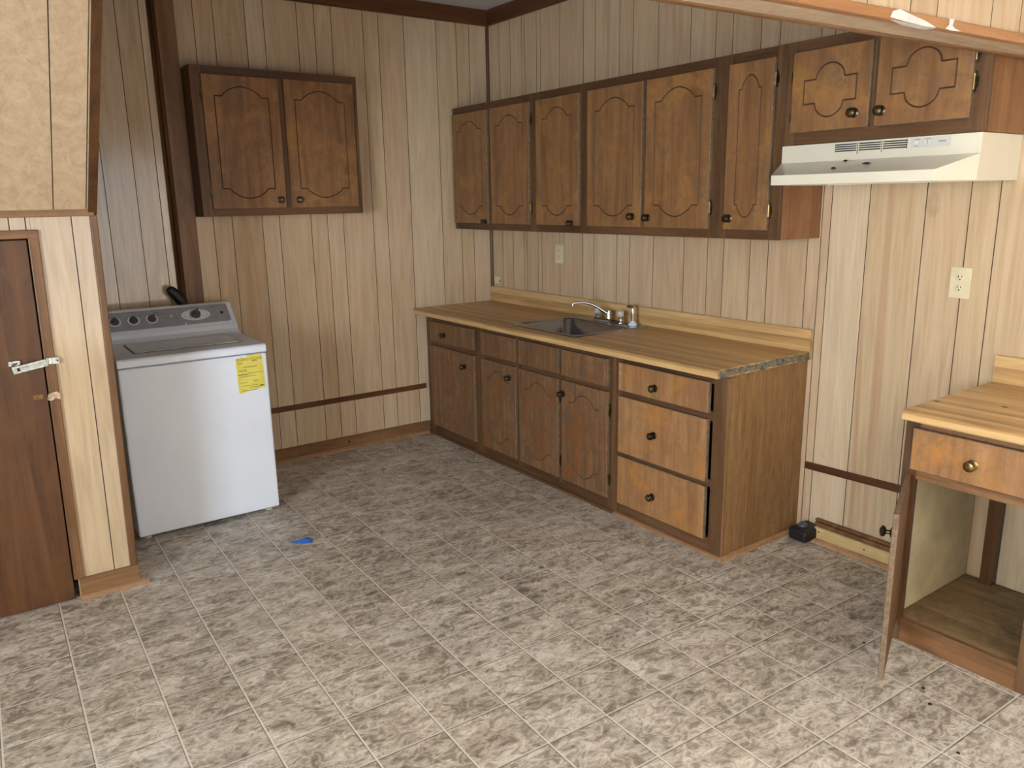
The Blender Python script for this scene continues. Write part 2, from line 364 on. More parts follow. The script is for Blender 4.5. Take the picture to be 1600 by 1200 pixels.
# ------------------------------------------------------------------ header wall over the kitchen
def hb(x): return -3.517 - .05 * x        # back face of the header
HD = .14
bm = BM(); lay = bm.loops.layers.float_color.new('plank')
xs = [-6.2, 0]
bmh = panel_wall_bm(XL, 0, 2.118, ZC, [-.62, -.91, -1.04, -1.235, -1.40, -1.6, -1.72, -1.9, -2.1, -2.2, -2.4, -2.6, -2.75, -2.9, -3.1, -3.3, -3.5, -3.7, -3.9, -4.1, -4.4, -4.7, -5, -5.3, -5.6, -5.9, -.45, -.3, -.12],
                    lambda u, d, z: (u, hb(u) - HD + d, z), thick=HD)
struct('wall_header', bmh, [M_PANEL, M_GROOVE])
bm = BM(); hexa(bm, [(XL, hb(XL) - HD - .012, 2.092), (0, hb(0) - HD - .012, 2.092), (0, hb(0) - HD + .02, 2.092), (XL, hb(XL) - HD + .02, 2.092),
                     (XL, hb(XL) - HD - .012, 2.121), (0, hb(0) - HD - .012, 2.121), (0, hb(0) - HD + .02, 2.117), (XL, hb(XL) - HD + .02, 2.117)])
struct('trim_1', bm, M_ORANGE, bevel=.004)
bm = BM(); hexa(bm, [(XL, hb(XL) - HD + .02, 2.095), (0, hb(0) - HD + .02, 2.095), (0, hb(0) - .025, 2.095), (XL, hb(XL) - .025, 2.095),
                     (XL, hb(XL) - HD + .02, 2.118), (0, hb(0) - HD + .02, 2.118), (0, hb(0) - .025, 2.118), (XL, hb(XL) - .025, 2.118)])
struct('trim_2', bm, M_BEAM)
bm = BM(); hexa(bm, [(XL, hb(XL) - .025, 2.09), (0, hb(0) - .025, 2.09), (0, hb(0) + .004, 2.09), (XL, hb(XL) + .004, 2.09),
                     (XL, hb(XL) - .025, 2.118), (0, hb(0) - .025, 2.118), (0, hb(0) + .004, 2.118), (XL, hb(XL) + .004, 2.118)])
struct('trim_3', bm, M_TRIMR_X, bevel=.006)
# torn tape on the orange edge
def hp(x, dz, off=.0135): return (x, hb(x) - HD - off, dz)
def sheet(bm, pts, n, t=.0006, mi=0):
    n = Vector(n).normalized() * t
    A = [bm.verts.new(Vector(p)) for p in pts]; B = [bm.verts.new(Vector(p) + n) for p in pts]
    k = len(pts); bm.faces.new(A).material_index = mi; bm.faces.new(B[::-1]).material_index = mi
    for i in range(k): bm.faces.new((A[i], A[(i + 1) % k], B[(i + 1) % k], B[i])).material_index = mi
bm = BM(); sheet(bm, [hp(-1.14, 2.113), hp(-1.11, 2.121), hp(-1.06, 2.113), hp(-.985, 2.103), hp(-.93, 2.091), hp(-.99, 2.09), hp(-1.07, 2.092), hp(-1.15, 2.097)], (0, -1, 0))
sheet(bm, [(-1.15, hb(-1.1) - HD - .012, 2.0905), (-.93, hb(-.93) - HD - .012, 2.0905), (-.93, hb(-.93) - HD + .02, 2.0905), (-1.05, hb(-1.05) - HD + .012, 2.0905)], (0, 0, -1))
tag(obj('tape_strip', bm, M_TAPE), 'longer torn strip of white tape curling off the orange edge of the overhead beam', 'tape', 'torn tape on the beam')
bm = BM(); sheet(bm, [hp(-.868, 2.1215), hp(-.842, 2.1215), hp(-.85, 2.104), hp(-.835, 2.097), hp(-.80, 2.092), hp(-.86, 2.0905), hp(-.885, 2.093), hp(-.868, 2.104)], (0, -1, 0))
tag(obj('tape_strip', bm, M_TAPE), 'short upright scrap of white tape across the orange edge of the overhead beam', 'tape', 'torn tape on the beam')

# ------------------------------------------------------------------ partition with the low closet door, stairs above
PY = -1.247; SH = .0147
def lean(x, z): return x + SH * (z - 1.6)
GP = [-3.60, -3.46, -3.28, -3.071, -3.016, -2.858]
# partition: part right of the door, and the strip above the door
struct('wall_closet', panel_wall_bm(-3.0, -2.775, 0, 1.61, GP, lambda u, d, z: (u, PY + d, z), shear=SH, tints={0: .3, 1: .9}), [M_PANEL, M_GROOVE])
struct('wall_closet_top', panel_wall_bm(-3.95, -3.001, 1.54, 1.61, GP, lambda u, d, z: (u, PY + d, z), shear=SH, tints={0: .3, 1: .9}), [M_PANEL, M_GROOVE])
struct('wall_closet_left', panel_wall_bm(XL, -3.951, 0, 1.61, [-4.2, -4.4, -4.5, -4.7, -4.9, -5.1, -5.3, -5.6, -5.8], lambda u, d, z: (u, PY + d, z), shear=0), [M_PANEL, M_GROOVE])
# closet / stair side facing the washer
bm = BM(); extrude_profile(bm, [(-.0, 0), (PY + .05, 0), (PY + .05, 1.61), (PY, 1.62), (-2.531, ZC), (0, ZC)], 'x', -2.83, -2.79)
struct('wall_stair', bm, M_PLAIN)
# sloped underside of the stairs above the closet
ang = (ZC - 1.61) / (-2.53 - PY)          # dz/dy
struct('ceiling_stair', panel_wall_bm(XL, -2.79, 0, 1, [-4.2, -4.6, -3.95, -3.6, -3.35, -2.917, -2.803, -5, -5.4, -5.8],
       lambda u, d, z: (u, PY + z * (-2.53 - PY) + d * .7, 1.612 + z * (ZC - 1.612) + d * .7), tints={8: .18, 9: .5, 10: .1, 7: .2}), [M_PANEL, M_GROOVE])
bm = BM(); hexa(bm, [(XL, PY - .016, 1.604), (-2.775, PY - .016, 1.604), (-2.775, PY, 1.604), (XL, PY, 1.604),
                     (XL, PY - .020, 1.634), (-2.775, PY - .020, 1.634), (-2.775, PY - .001, 1.634), (XL, PY - .001, 1.634)])
struct('trim_4', bm, M_TRIMR_X, bevel=.003)
# dark board along the stair edge
bm = BM()
e = Vector((0, -2.53 - PY, ZC - 1.612)).normalized(); nn = Vector((0, -e.z, e.y)).normalized()
a = Vector((0, PY, 1.612)); b = Vector((0, -2.53, ZC))
if nn.z > 0: nn = -nn
pts = []
for P0 in (a, b):
    for (x, k) in ((-2.797, .008), (-2.765, .008), (-2.765, -.10), (-2.797, -.10)):
        p = P0 + nn * k; pts.append((x, p.y, p.z))
hexa(bm, pts); struct('trim_5', bm, M_TRIM)
# right edge trim of the partition
bm = BM(); hexa(bm, [(lean(-2.795, .09), PY - .014, .088), (lean(-2.766, .09), PY - .014, .088), (lean(-2.766, .09), PY + .06, .088), (lean(-2.795, .09), PY + .06, .088),
                     (-2.793, PY - .014, 1.606), (-2.766, PY - .014, 1.606), (-2.766, PY + .06, 1.606), (-2.793, PY + .06, 1.606)])
struct('trim_6', bm, M_TRIMR, bevel=.004)
# baseboard with shoe moulding
bm = BM(); box(bm, -3.020, -2.785, PY - .016, PY, 0, .092)
bb = struct('baseboard_left', bm, M_TRIMR_X, bevel=.003)
bm = BM(); extrude_profile(bm, [(PY - .016, 0), (PY - .034, 0), (PY - .034, .008), (PY - .028, .015), (PY - .016, .019)], 'x', -3.022, -2.752)
obj('shoe_moulding', bm, M_SHOE, bb, smooth=True)
# casing
bm = BM()
for (z0, z1, x0, x1) in ((.092, 1.556, -3.016, -2.978),):
    hexa(bm, [(lean(x0, z0), PY - .014, z0), (lean(x1, z0), PY - .014, z0), (lean(x1, z0), PY, z0), (lean(x0, z0), PY, z0),
              (lean(x0, z1), PY - .014, z1), (lean(x1, z1), PY - .014, z1), (lean(x1, z1), PY, z1), (lean(x0, z1), PY, z1)])
cas = struct('trim_7', bm, M_TRIMR, bevel=.004)
bm = BM(); hexa(bm, [(-3.95, PY - .015, 1.524), (-2.979, PY - .015, 1.524), (-2.979, PY, 1.524), (-3.95, PY, 1.524), (-3.95, PY - .015, 1.557), (-2.978, PY - .015, 1.557), (-2.978, PY, 1.557), (-3.95, PY, 1.557)])
struct('trim_8', bm, M_TRIMR_X, bevel=.004)
# splintered patch where an old latch was torn off
bm = BM(); rr = random.Random(3)
cx0 = lean(-2.999, .9)
ring = [(cx0 - .026, .885), (cx0 - .012, .879), (cx0 + .004, .888), (cx0 + .021, .880), (cx0 + .022, .905), (cx0 + .012, .915), (cx0 - .004, .912), (cx0 - .02, .908)]
sheet(bm, [(x, PY - .0142, z) for x, z in ring], (0, -1, 0), .002)
obj('splintered_patch', bm, M_RAWCHIP, cas, label='pale splintered patch on the casing')

# closet door
bm = BM()
dx1 = -3.020
hexa(bm, [(-3.9, PY - .004, .012), (lean(dx1, .01), PY - .004, .004), (lean(dx1, .01), PY + .03, .004), (-3.9, PY + .03, .012),
          (-3.9, PY - .004, 1.518), (lean(dx1, 1.52), PY - .004, 1.52), (lean(dx1, 1.52), PY + .03, 1.52), (-3.9, PY + .03, 1.518)])
door = struct('door_1', bm, M_CLOSET, bevel=.003)
bm = BM(); box(bm, -3.08, -3.048, PY - .0058, PY - .0038, .890, .908); obj('worn_patch', bm, plain('worn_amber_patch', (150, 106, 56), .6, var=.2, scale=60), door)
# dark closet interior behind the door
bm = BM(); box(bm, -3.95, -2.84, PY + .3, PY + .31, 0, 1.6); struct('wall_closet_inside', bm, M_SLOT)

hs = thing('door_hasp', 'silver metal hasp latch bridging the brown closet door and its casing', 'latch', (lean(-3.0, 1.04), PY - .014, 1.04))
bm = BM(); box(bm, -.005, .037, -.003, 0, -.012, .014); obj('fixed_plate', bm, M_ZINC, hs, bevel=.001)
for (sx, sz) in ((.008, .006), (.008, -.006), (.029, .001)):
    bm = BM(); lathe(bm, [(.0035, 0), (.0035, .001), (.0015, .002), (0, .002)], Matrix.Translation((sx, -.003, sz)) @ Matrix.Rotation(PI / 2, 4, 'X'), 10); obj('screw', bm, M_CHROME if sx < .02 else M_SLOT, hs)
bm = BM(); tube(bm, [(-.006, -.005, -.015), (-.006, -.005, .016)], .004, 10); obj('hinge_pin', bm, M_ZINC, hs, smooth=True)
bm = BM()
R5 = Matrix.Rotation(math.radians(-9), 4, 'Y')
vs = box(bm, -.13, -.008, -.009, -.006, -.0155, .0145)
vs += box(bm, -.105, -.02, -.012, -.009, -.004, .004)
bmesh.ops.transform(bm, matrix=R5, verts=bm.verts[:])
for v_ in bm.verts: v_.co.z += 0
arm = obj('swinging_strap', bm, M_ZINC, hs, bevel=.0012)
bm = BM(); box(bm, -.115, -.104, -.0098, -.0088, -.008, .006); bmesh.ops.transform(bm, matrix=R5, verts=bm.verts[:]); obj('slot', bm, M_SLOT, arm)
bm = BM(); box(bm, -.138, -.098, 0, .0095, -.004, .016); obj('staple_plate', bm, M_ZINC, hs, bevel=.001)
bm = BM(); tube(bm, [(-.128, .0, .001), (-.128, -.014, .001), (-.124, -.02, .003), (-.116, -.02, .006), (-.112, -.014, .008), (-.112, 0, .008)], .003, 8); obj('staple_loop', bm, M_CHROME, hs, smooth=True)

# ------------------------------------------------------------------ trims in the room corner
bm = BM(); extrude_profile(bm, [(0, 2.805), (-.012, 2.805), (-.018, 2.812), (-.018, 2.893), (-.024, ZC), (0, ZC)], 'x', -2.79, 0); struct('trim_9', bm, M_TRIM_X)
bm = BM(); extrude_profile(bm, [(0, 2.805), (-.012, 2.805), (-.018, 2.812), (-.018, 2.893), (-.024, ZC), (0, ZC)], 'y', -3.5, -.019); struct('trim_10', bm, M_TRIM_Y)
bm = BM(); extrude_profile(bm, [(0, 0), (-.017, 0), (-.014, -.009), (-.009, -.014), (0, -.017)], 'z', .0, 2.806)
struct('trim_11', bm, M_TRIM)
# boxed post beside the washer
bm = BM(); box(bm, -2.172, -2.072, -.022, 0, 0, 2.806)
post = struct('trim_12', bm, M_TRIMR, bevel=.003)
bm = BM(); extrude_profile(bm, [(-2.21, 0), (-2.21, -.014), (-2.201, -.02), (-2.196, -.014), (-2.19, -.026), (-2.176, -.034), (-2.171, -.022), (-2.171, 0)], 'z', 0, 2.806)
struct('trim_13', bm, M_TRIM)
# chair-rail strips
bm = BM(); box(bm, -1.99, -.60, -.010, 0, .333, .369); struct('trim_14', bm, M_TRIM_X, bevel=.003)
bm = BM(); hexa(bm, [(-.010, -2.70, .334), (-.010, -3.475, .356), (0, -3.475, .356), (0, -2.70, .334), (-.010, -2.70, .370), (-.010, -3.475, .392), (0, -3.475, .392), (0, -2.70, .370)])
struct('trim_15', bm, M_TRIM_Y, bevel=.003)
# baseboards
bm = BM(); box(bm, -2.06, -.585, -.015, 0, 0, .09)
bk = struct('baseboard_back', bm, M_TRIMR_X, bevel=.003)
bm = BM(); extrude_profile(bm, [(-.015, 0), (-.034, 0), (-.034, .008), (-.028, .015), (-.015, .019)], 'x', -2.06, -.60); obj('shoe_moulding', bm, M_SHOE, bk, smooth=True)
bm = BM(); lathe(bm, [(.009, 0), (.007, .0012), (0, .0015)], Matrix.Translation((-1.22, -.015, .052)) @ Matrix.Rotation(PI / 2, 4, 'X'), 12); obj('wood_knot', bm, M_SLOT, bk)
bm = BM(); box(bm, -.045, 0, -3.47, -2.80, 0.012, .072, 0); box(bm, -.032, 0, -3.47, -2.79, .072, .09, 1); box(bm, -.02, 0, -3.47, -2.785, .09, .104, 1)
br = struct('baseboard_right', bm, [M_PINE, M_TRIMR], bevel=.004)
bm = BM(); extrude_profile(bm, [(-.045, 0), (-.07, 0), (-.07, .008), (-.06, .015), (-.045, .018)], 'y', -3.47, -2.79); obj('shoe_moulding', bm, M_SHOE_Y, br, smooth=True)
for yy, zz in ((-2.825, .05), (-3.06, .045)):
    bm = BM(); lathe(bm, [(.004, 0), (.003, .001), (0, .001)], Matrix.Translation((-.045, yy, zz)) @ Matrix.Rotation(-PI / 2, 4, 'Y'), 10); obj('nail_head', bm, M_SLOT, br)

# ------------------------------------------------------------------ cabinet doors
def contour(w, h, s, a, lobe=0.0, n=14):
    """closed outline of the routed line: rectangle whose top and bottom rise in an arch"""
    c = w - s
    def arc(sign):
        pts = []
        for i in range(n + 1):
            x = -c + 2 * c * i / n; t = x / c
            circ = math.sqrt(max(0, 1 - t * t)); bell = .5 * (1 + math.cos(PI * t)); par_ = 1 - t * t
            y = a * (lobe * circ + (1 - lobe) * (.8 * par_ + .2 * bell)); pts.append((x, sign * (h + y)))
        return pts
    top = [(-w, h)] + arc(1) + [(w, h)]; bot = [(w, -h)] + arc(-1)[::-1] + [(-w, -h)]
    return bot[::-1][::1] + top[::-1] if False else top + bot
def offset(loop, d):
    out = []; n = len(loop)
    for i in range(n):
        p0, p1, p2 = Vector(loop[i - 1]), Vector(loop[i]), Vector(loop[(i + 1) % n])
        a, b = (p1 - p0).normalized(), (p2 - p1).normalized()
        na, nb = Vector((a.y, -a.x)), Vector((b.y, -b.x)); m = (na + nb)
        m = m / max(.35, m.length_squared / 2) if m.length > 1e-6 else na
        out.append(tuple(p1 + m * d * (1 if m.length < 2.4 else 2.4 / m.length)))
    return out
def door_mesh(w, h, t, cont=None, center=(0, 0), gw=.0031, gd=.0032):
    """local: x 0..w, z 0..h, front face at y=-t, back at y=0"""
    bm = BM(); e = .0025
    V = lambda x, y, z: bm.verts.new((x, y, z))
    back = [V(0, 0, 0), V(w, 0, 0), V(w, 0, h), V(0, 0, h)]
    mid = [V(0, -t + e, 0), V(w, -t + e, 0), V(w, -t + e, h), V(0, -t + e, h)]
    fr = [V(e, -t, e), V(w - e, -t, e), V(w - e, -t, h - e), V(e, -t, h - e)]
    bm.faces.new(back)
    for i in range(4):
        j = (i + 1) % 4
        bm.faces.new((back[i], back[j], mid[j], mid[i])).material_index = 2
        bm.faces.new((mid[i], mid[j], fr[j], fr[i])).material_index = 2
    if not cont: bm.faces.new(fr)
    else:
        c0 = [(x + center[0], z + center[1]) for x, z in cont]
        A = [V(x, -t, z) for x, z in offset(c0, -gw)]; B = [V(x, -t, z) for x, z in offset(c0, gw)]; C = [V(x, -t + gd, z) for x, z in c0]
        n = len(c0)
        for i in range(n):
            j = (i + 1) % n
            bm.faces.new((A[i], A[j], C[j], C[i])).material_index = 1; bm.faces.new((C[i], C[j], B[j], B[i])).material_index = 1
        # outer = the larger loop
        ar = lambda L: abs(sum(L[i].co.x * L[(i + 1) % n].co.z - L[(i + 1) % n].co.x * L[i].co.z for i in range(n)))
        outer, inner = (A, B) if ar(A) > ar(B) else (B, A)
        bm.faces.new(inner)
        edges = [bm.edges.get((fr[i], fr[(i + 1) % 4])) or bm.edges.new((fr[i], fr[(i + 1) % 4])) for i in range(4)]
        edges += [bm.edges.get((outer[i], outer[(i + 1) % n])) for i in range(n)]
        bmesh.ops.triangle_fill(bm, use_beauty=True, use_dissolve=False, edges=edges)
    return bm
KNOB = [(.0, 0), (.015, 0), (.0155, .002), (.012, .004), (.006, .006), (.0055, .014), (.0125, .018), (.0155, .023), (.0135, .027), (.0105, .0285), (0, .029)]
def knob(parent, x, z, y, mat=None, label=None, scale=1.22, bright=False):
    M = Matrix.Translation((x, y, z)) @ Matrix.Rotation(PI / 2, 4, 'X') @ Matrix.Scale(scale, 4)
    bm = BM(); lathe(bm, KNOB, M, 18)
    k = 12
    lathe(bm, [(.0085, .0286), (.0065, .0305), (0, .031)], M, 14, mi=1)
    return obj('knob', bm, [mat or M_BRONZE, M_BRASS if bright else M_BRONZE], parent, smooth=True, label=label)
def hinge(parent, x, z, y, side):
    """wrap hinge leaf on the frame beside a door edge; side=-1: leaf to the left"""
    bm = BM()
    prof = [(0, .038), (.007, .033), (.0055, .024), (.012, .016), (.013, 0), (.012, -.016), (.0055, -.024), (.007, -.033), (0, -.038)]
    A = [bm.verts.new((x + side * (u + .002), y, z + v)) for u, v in prof]; B = [bm.verts.new((x + side * (u + .002), y + .0025, z + v)) for u, v in prof]
    n = len(prof); bm.faces.new(A); bm.faces.new(B)
    for i in range(n): bm.faces.new((A[i], A[(i + 1) % n], B[(i + 1) % n], B[i]))
    tube(bm, [(x + side * .0015, y - .004, z - .026), (x + side * .0015, y - .004, z + .026)], .005, 8, mi=1)
    return obj('hinge', bm, [M_BRONZE, M_BRASS], parent, smooth=True)
def add_door(parent, x0, x1, z0, z1, yf, t=.018, mats=None, pat='arch', kn=None, hg=None, name='door', tilt=0.0, knmat=None, bright=False, hz=(.10, .10), kl=None):
    w, h = x1 - x0, z1 - z0; cont = None
    if pat == 'arch': cont = contour(w / 2 - .062, h / 2 - .112, .04 if w > .3 else .03, .055, lobe=.35)
    elif pat == 'narrow': cont = contour(w / 2 - .062, h / 2 - .112, .012, .056, lobe=.5)
    elif pat == 'lobe': cont = contour(w / 2 - .058, .046, w * .15, .056, lobe=.9, n=20)
    bm = door_mesh(w, h, t, cont, (w / 2, h / 2 + (-.003 if pat == 'lobe' else 0)))
    o = obj(name, bm, mats or [M_DOORW, M_CARV, M_EDGE], parent); o.location = (x0, yf, z0); o.rotation_euler = (0, tilt, 0)
    if kn: knob(o, kn[0] - x0, kn[1] - z0, -t, label=kl, mat=knmat, bright=bright)
    if hg:
        side = -1 if hg == 'l' else 1
        for zz in (hz[0], h - hz[1]): hinge(o, 0 if hg == 'l' else w, zz, -.0035, side)
    return o
def carcass(parent, x0, x1, z0, z1, d, mat, t=.018, back=True, top=True, bottom=True, name='body', mi_in=None):
    bm = BM(); y1 = -.002
    box(bm, x0, x0 + t, -d, y1, z0, z1); box(bm, x1 - t, x1, -d, y1, z0, z1)
    if bottom: box(bm, x0 + t, x1 - t, -d, y1, z0 + .01, z0 + .01 + t)
    if top: box(bm, x0 + t, x1 - t, -d, y1, z1 - t, z1)
    if back: box(bm, x0 + t, x1 - t, -.008, y1, z0 + .03, z1 - t)
    return obj(name, bm, mat, parent)
def face_frame(parent, x0, x1, z0, z1, d, stiles, rails, t=.019, mats=None):
    """stiles: list of (xa,xb,za,zb); rails: list of (xa,xb,za,zb)"""
    bm = BM()
    for (a, b, c, e) in stiles: box(bm, a, b, -d - t, -d, c, e, 0)
    for (a, b, c, e) in rails: box(bm, a, b, -d - t + .0008, -d, c, e, 1)
    return obj('face_frame', bm, mats or [M_FRAME, M_FRAME_H], parent, bevel=.0015)

ROT = -PI / 2
# ---- wall cabinets on the right wall: local x = distance from the corner, front at -y
UZ0, UZ1 = 1.446, 2.252
UD0, UD1 = 1.4885, 2.207
def upper(name, label, x0, x1, z0=UZ0, z1=UZ1): return thing(name, label, 'cabinet', (0, -x0, z0), ROT, 'wall cabinets on the sink wall')
U = .2895; FR = .019; YD = -(U + FR)       # carcass depth, frame, door back plane
def rel(v, o): return v - o
# A: three doors
x0, x1 = .006, 1.398
A = upper('wall_cabinet', 'dark three-door wall cabinet nearest the room corner over the sink counter', x0, x1)
h = UZ1 - UZ0
carcass(A, 0, x1 - x0, 0, h, U, M_SIDE_UP)
face_frame(A, 0, x1 - x0, 0, h, U, [(0, .03, 0, h), (.885, .97, 0, h), (1.355, x1 - x0, 0, h), (.42, .49, .04, h - .04)], [(.03, 1.356, 0, .05), (.03, 1.356, h - .052, h)])
z0d, z1d = UD0 - UZ0, UD1 - UZ0
add_door(A, .018, .440, z0d, z1d, YD, kn=(.405, .055))
add_door(A, .478, .889, z0d, z1d, YD, hg='r')
add_door(A, .961, 1.356, z0d, z1d, YD, kn=(1.295, .055))
# B: two doors
x0b, x1b = 1.4, 2.345
B = upper('wall_cabinet', 'two-door wall cabinet in the middle of the row, above the counter right of the faucet', x0b, x1b)
carcass(B, 0, x1b - x0b, 0, h, U, M_SIDE_UP)
face_frame(B, 0, x1b - x0b, 0, h, U, [(0, .04, 0, h), (.895, x1b - x0b, 0, h), (.44, .5, .04, h - .04)], [(.04, .896, 0, .05), (.04, .896, h - .052, h)])
add_door(B, .033, .456, z0d, z1d, YD, kn=(.398, .097), bright=True)
add_door(B, .483, .903, z0d, z1d, YD, kn=(.510, .092), hg='r', bright=True)
# C: single narrow door
x0c, x1c = 2.347, 2.688
Cc = upper('wall_cabinet', 'narrow one-door wall cabinet with exposed end beside the range hood', x0c, x1c)
carcass(Cc, 0, x1c - x0c, 0, h, U, M_SIDE_UP)
face_frame(Cc, 0, x1c - x0c, 0, h, U, [(0, .05, 0, h), (.29, x1c - x0c, 0, h)], [(.05, .29, 0, .05), (.05, .29, h - .052, h)])
add_door(Cc, .048, .289, z0d, z1d, YD, pat='narrow', kn=(.082, .093), hg='r', hz=(.085, .085))
# D: short cabinet over the hood
x0d, x1d = 2.69, 3.502
D = upper('wall_cabinet', 'short two-door wall cabinet with plain routed medallions above the range hood', x0d, x1d, 1.843)
hd = UZ1 - 1.843
carcass(D, 0, x1d - x0d, 0, hd, U, M_SIDE_UP)
face_frame(D, 0, x1d - x0d, 0, hd, U, [(0, .045, 0, hd), (.372, .42, .04, hd - .04), (.748, x1d - x0d, 0, hd)], [(.045, .749, 0, .055), (.045, .749, hd - .052, hd)])
add_door(D, .037, .385, .0475, UD1 - 1.843, YD, pat='lobe', kn=(.327, .104), hg='l', bright=True, hz=(.06, .09))
add_door(D, .410, .760, .0475, UD1 - 1.843, YD, pat='lobe', kn=(.437, .101), hg='r', bright=True, hz=(.12, .1))

# ---- cabinet on the back wall
bc = thing('wall_cabinet', 'two-door wooden wall cabinet hanging alone on the back wall right of the dark post', 'cabinet', (-2.066, 0, 1.574))
bh = 2.382 - 1.574; bw = 2.066 - 1.09; bd = .150
carcass(bc, 0, bw, 0, bh, bd, M_TRIM)
face_frame(bc, 0, bw, 0, bh, bd, [(0, .06, 0, bh), (.46, .535, .04, bh - .04), (bw - .045, bw, 0, bh)], [(.06, bw - .045, 0, .052), (.06, bw - .045, bh - .055, bh)])
add_door(bc, .054, .480, .041, .763, -bd - FR, kn=(.441, .088), hg='l', bright=True, mats=[M_DOORW, M_CARV, M_DOORW])
add_door(bc, .512, .945, .041, .765, -bd - FR, kn=(.555, .087), hg='r', bright=True, mats=[M_DOORW, M_CARV, M_DOORW])

# ------------------------------------------------------------------ base cabinets on the sink wall
BD = .557; BF = -(BD + FR)                  # carcass depth and plane of the doors' backs
bz = .874
WM = [M_DOOR_DULL, plain('faint_routed_groove', (96, 68, 44), .65, var=.15), M_EDGE]
S1 = thing('base_cabinet', 'worn four-door sink base cabinet with four small fronts above the doors', 'cabinet', (0, -.004, 0), ROT)
xe = 1.955
carcass(S1, 0, xe, 0, bz, BD, M_SIDE, top=False)
face_frame(S1, 0, xe, 0, bz, BD, [(0, .085, 0, bz), (.62, .735, 0, bz), (1.08, 1.14, .04, bz), (1.49, 1.545, .04, bz), (1.90, xe, 0, bz)],
           [(.085, .62, 0, .085), (.735, 1.90, 0, .085), (.085, .62, .65, .695), (.735, 1.90, .65, .695), (.085, .62, .822, bz), (.735, 1.90, .822, bz)])
add_door(S1, .074, .629, .688, .826, BF, pat=None, mats=WM, kn=(.268, .745), name='drawer', tilt=math.radians(-.8))
add_door(S1, .718, 1.090, .687, .832, BF, pat=None, mats=WM, name='drawer_front')
add_door(S1, 1.124, 1.499, .687, .832, BF, pat=None, mats=WM, name='drawer_front')
add_door(S1, 1.529, 1.908, .687, .832, BF, pat=None, mats=WM, name='drawer_front')
add_door(S1, .074, .629, .077, .658, BF, pat=None, mats=WM, kn=(.52, .571))
add_door(S1, .718, 1.090, .077, .658, BF, mats=WM, kn=(1.03, .583))
add_door(S1, 1.124, 1.499, .077, .658, BF, mats=WM, hg='r')
add_door(S1, 1.529, 1.908, .077, .658, BF, mats=WM, kn=(1.545, .582), hg='r')
bm = BM(); extrude_profile(bm, [(BF - .001, 0), (BF - .016, 0), (BF - .012, .012), (BF - .001, .016)], 'x', .02, xe); obj('shoe_moulding', bm, M_FRAME_H, S1)

S2 = thing('base_cabinet', 'three-drawer wooden base cabinet with a worn open end at the end of the sink counter', 'cabinet', (0, -1.960, 0), ROT)
x2 = 1.960; w2 = 2.655 - x2
bm = BM()
box(bm, 0, .018, -BD, -.002, 0, bz); box(bm, w2 - .002, w2 + .018, -BD, -.002, 0, bz); box(bm, .018, w2, -BD, -.002, .02, .04)
obj('body', bm, M_SIDE, S2)
face_frame(S2, 0, w2, 0, bz, BD, [(0, .045, 0, bz), (w2 - .06, w2 + .018, 0, bz)], [(.045, w2 - .06, 0, .085), (.045, w2 - .06, .335, .37), (.045, w2 - .06, .65, .695), (.045, w2 - .06, .822, bz)])
WD = [M_DOORW_H, M_CARV, M_EDGE]
for (a, b, kz) in ((.687, .832, .743), (.359, .658, .505), (.077, .338, .186)):
    add_door(S2, 1.994 - x2, 2.580 - x2, a, b, BF, pat=None, mats=WD, kn=(2.25 - x2, kz), name='drawer', bright=True)
bm = BM(); extrude_profile(bm, [(BF - .001, 0), (BF - .016, 0), (BF - .012, .012), (BF - .001, .016)], 'x', 0, w2 + .03); obj('shoe_moulding', bm, M_SHOE, S2)
bm = BM(); extrude_profile(bm, [(w2 + .018, 0), (w2 + .036, 0), (w2 + .032, .012), (w2 + .018, .018)], 'y', BF - .016, -.02); obj('shoe_moulding', bm, M_SHOE_Y, S2)
bm = BM(); box(bm, w2 + .018, w2 + .021, BF + .0, BF + .055, .0, .86); obj('corner_strip', bm, M_SIDE, S2)

# ---- worktop with sink cut-out
CT = .914; CTB = .876; CD = .678
wt = thing('worktop', 'golden wood-look laminate worktop with the sink set in it', 'worktop', (0, -.003, CTB), ROT)
SX0, SX1, SY0, SY1 = 1.055, 1.640, -.585, -.055      # cut-out
def counter_top(parent, L, hole=None, side_chip=False, depth=CD):
    bm = BM(); r = .016; t = CT - CTB
    yb = -.003
    prof = [(yb, 0), (-depth + .004, 0), (-depth, .005), (-depth, t - r * .75)]
    for k in range(1, 5):
        a = k / 4 * PI / 2; prof.append((-depth + r * (1 - math.cos(a)), t - r * .75 + r * .75 * math.sin(a)))
    prof += [(yb, t)]
    if not hole: extrude_profile(bm, prof, 'x', 0, L)
    else:
        a, b, c, d = hole
        extrude_profile(bm, prof, 'x', 0, a); extrude_profile(bm, prof, 'x', b, L)
        fp = [(p if p[0] < c else (c, p[1])) for p in prof]; fp = [(c, 0)] + prof[1:-1] + [(c, t)]
        extrude_profile(bm, fp, 'x', a, b); box(bm, a, b, d, yb, 0, t)
    return obj('counter_slab', bm, M_COUNTER, parent)
counter_top(wt, 2.690, (SX0, SX1, SY0, SY1))
def backsplash(parent, L):
    bm = BM(); extrude_profile(bm, [(-.003, CT - CTB), (-.022, CT - CTB), (-.022, 1.012 - CTB), (-.018, 1.018 - CTB), (-.003, 1.019 - CTB)], 'x', 0, L)
    return obj('backsplash', bm, M_COUNTER, parent)
backsplash(wt, 2.690)
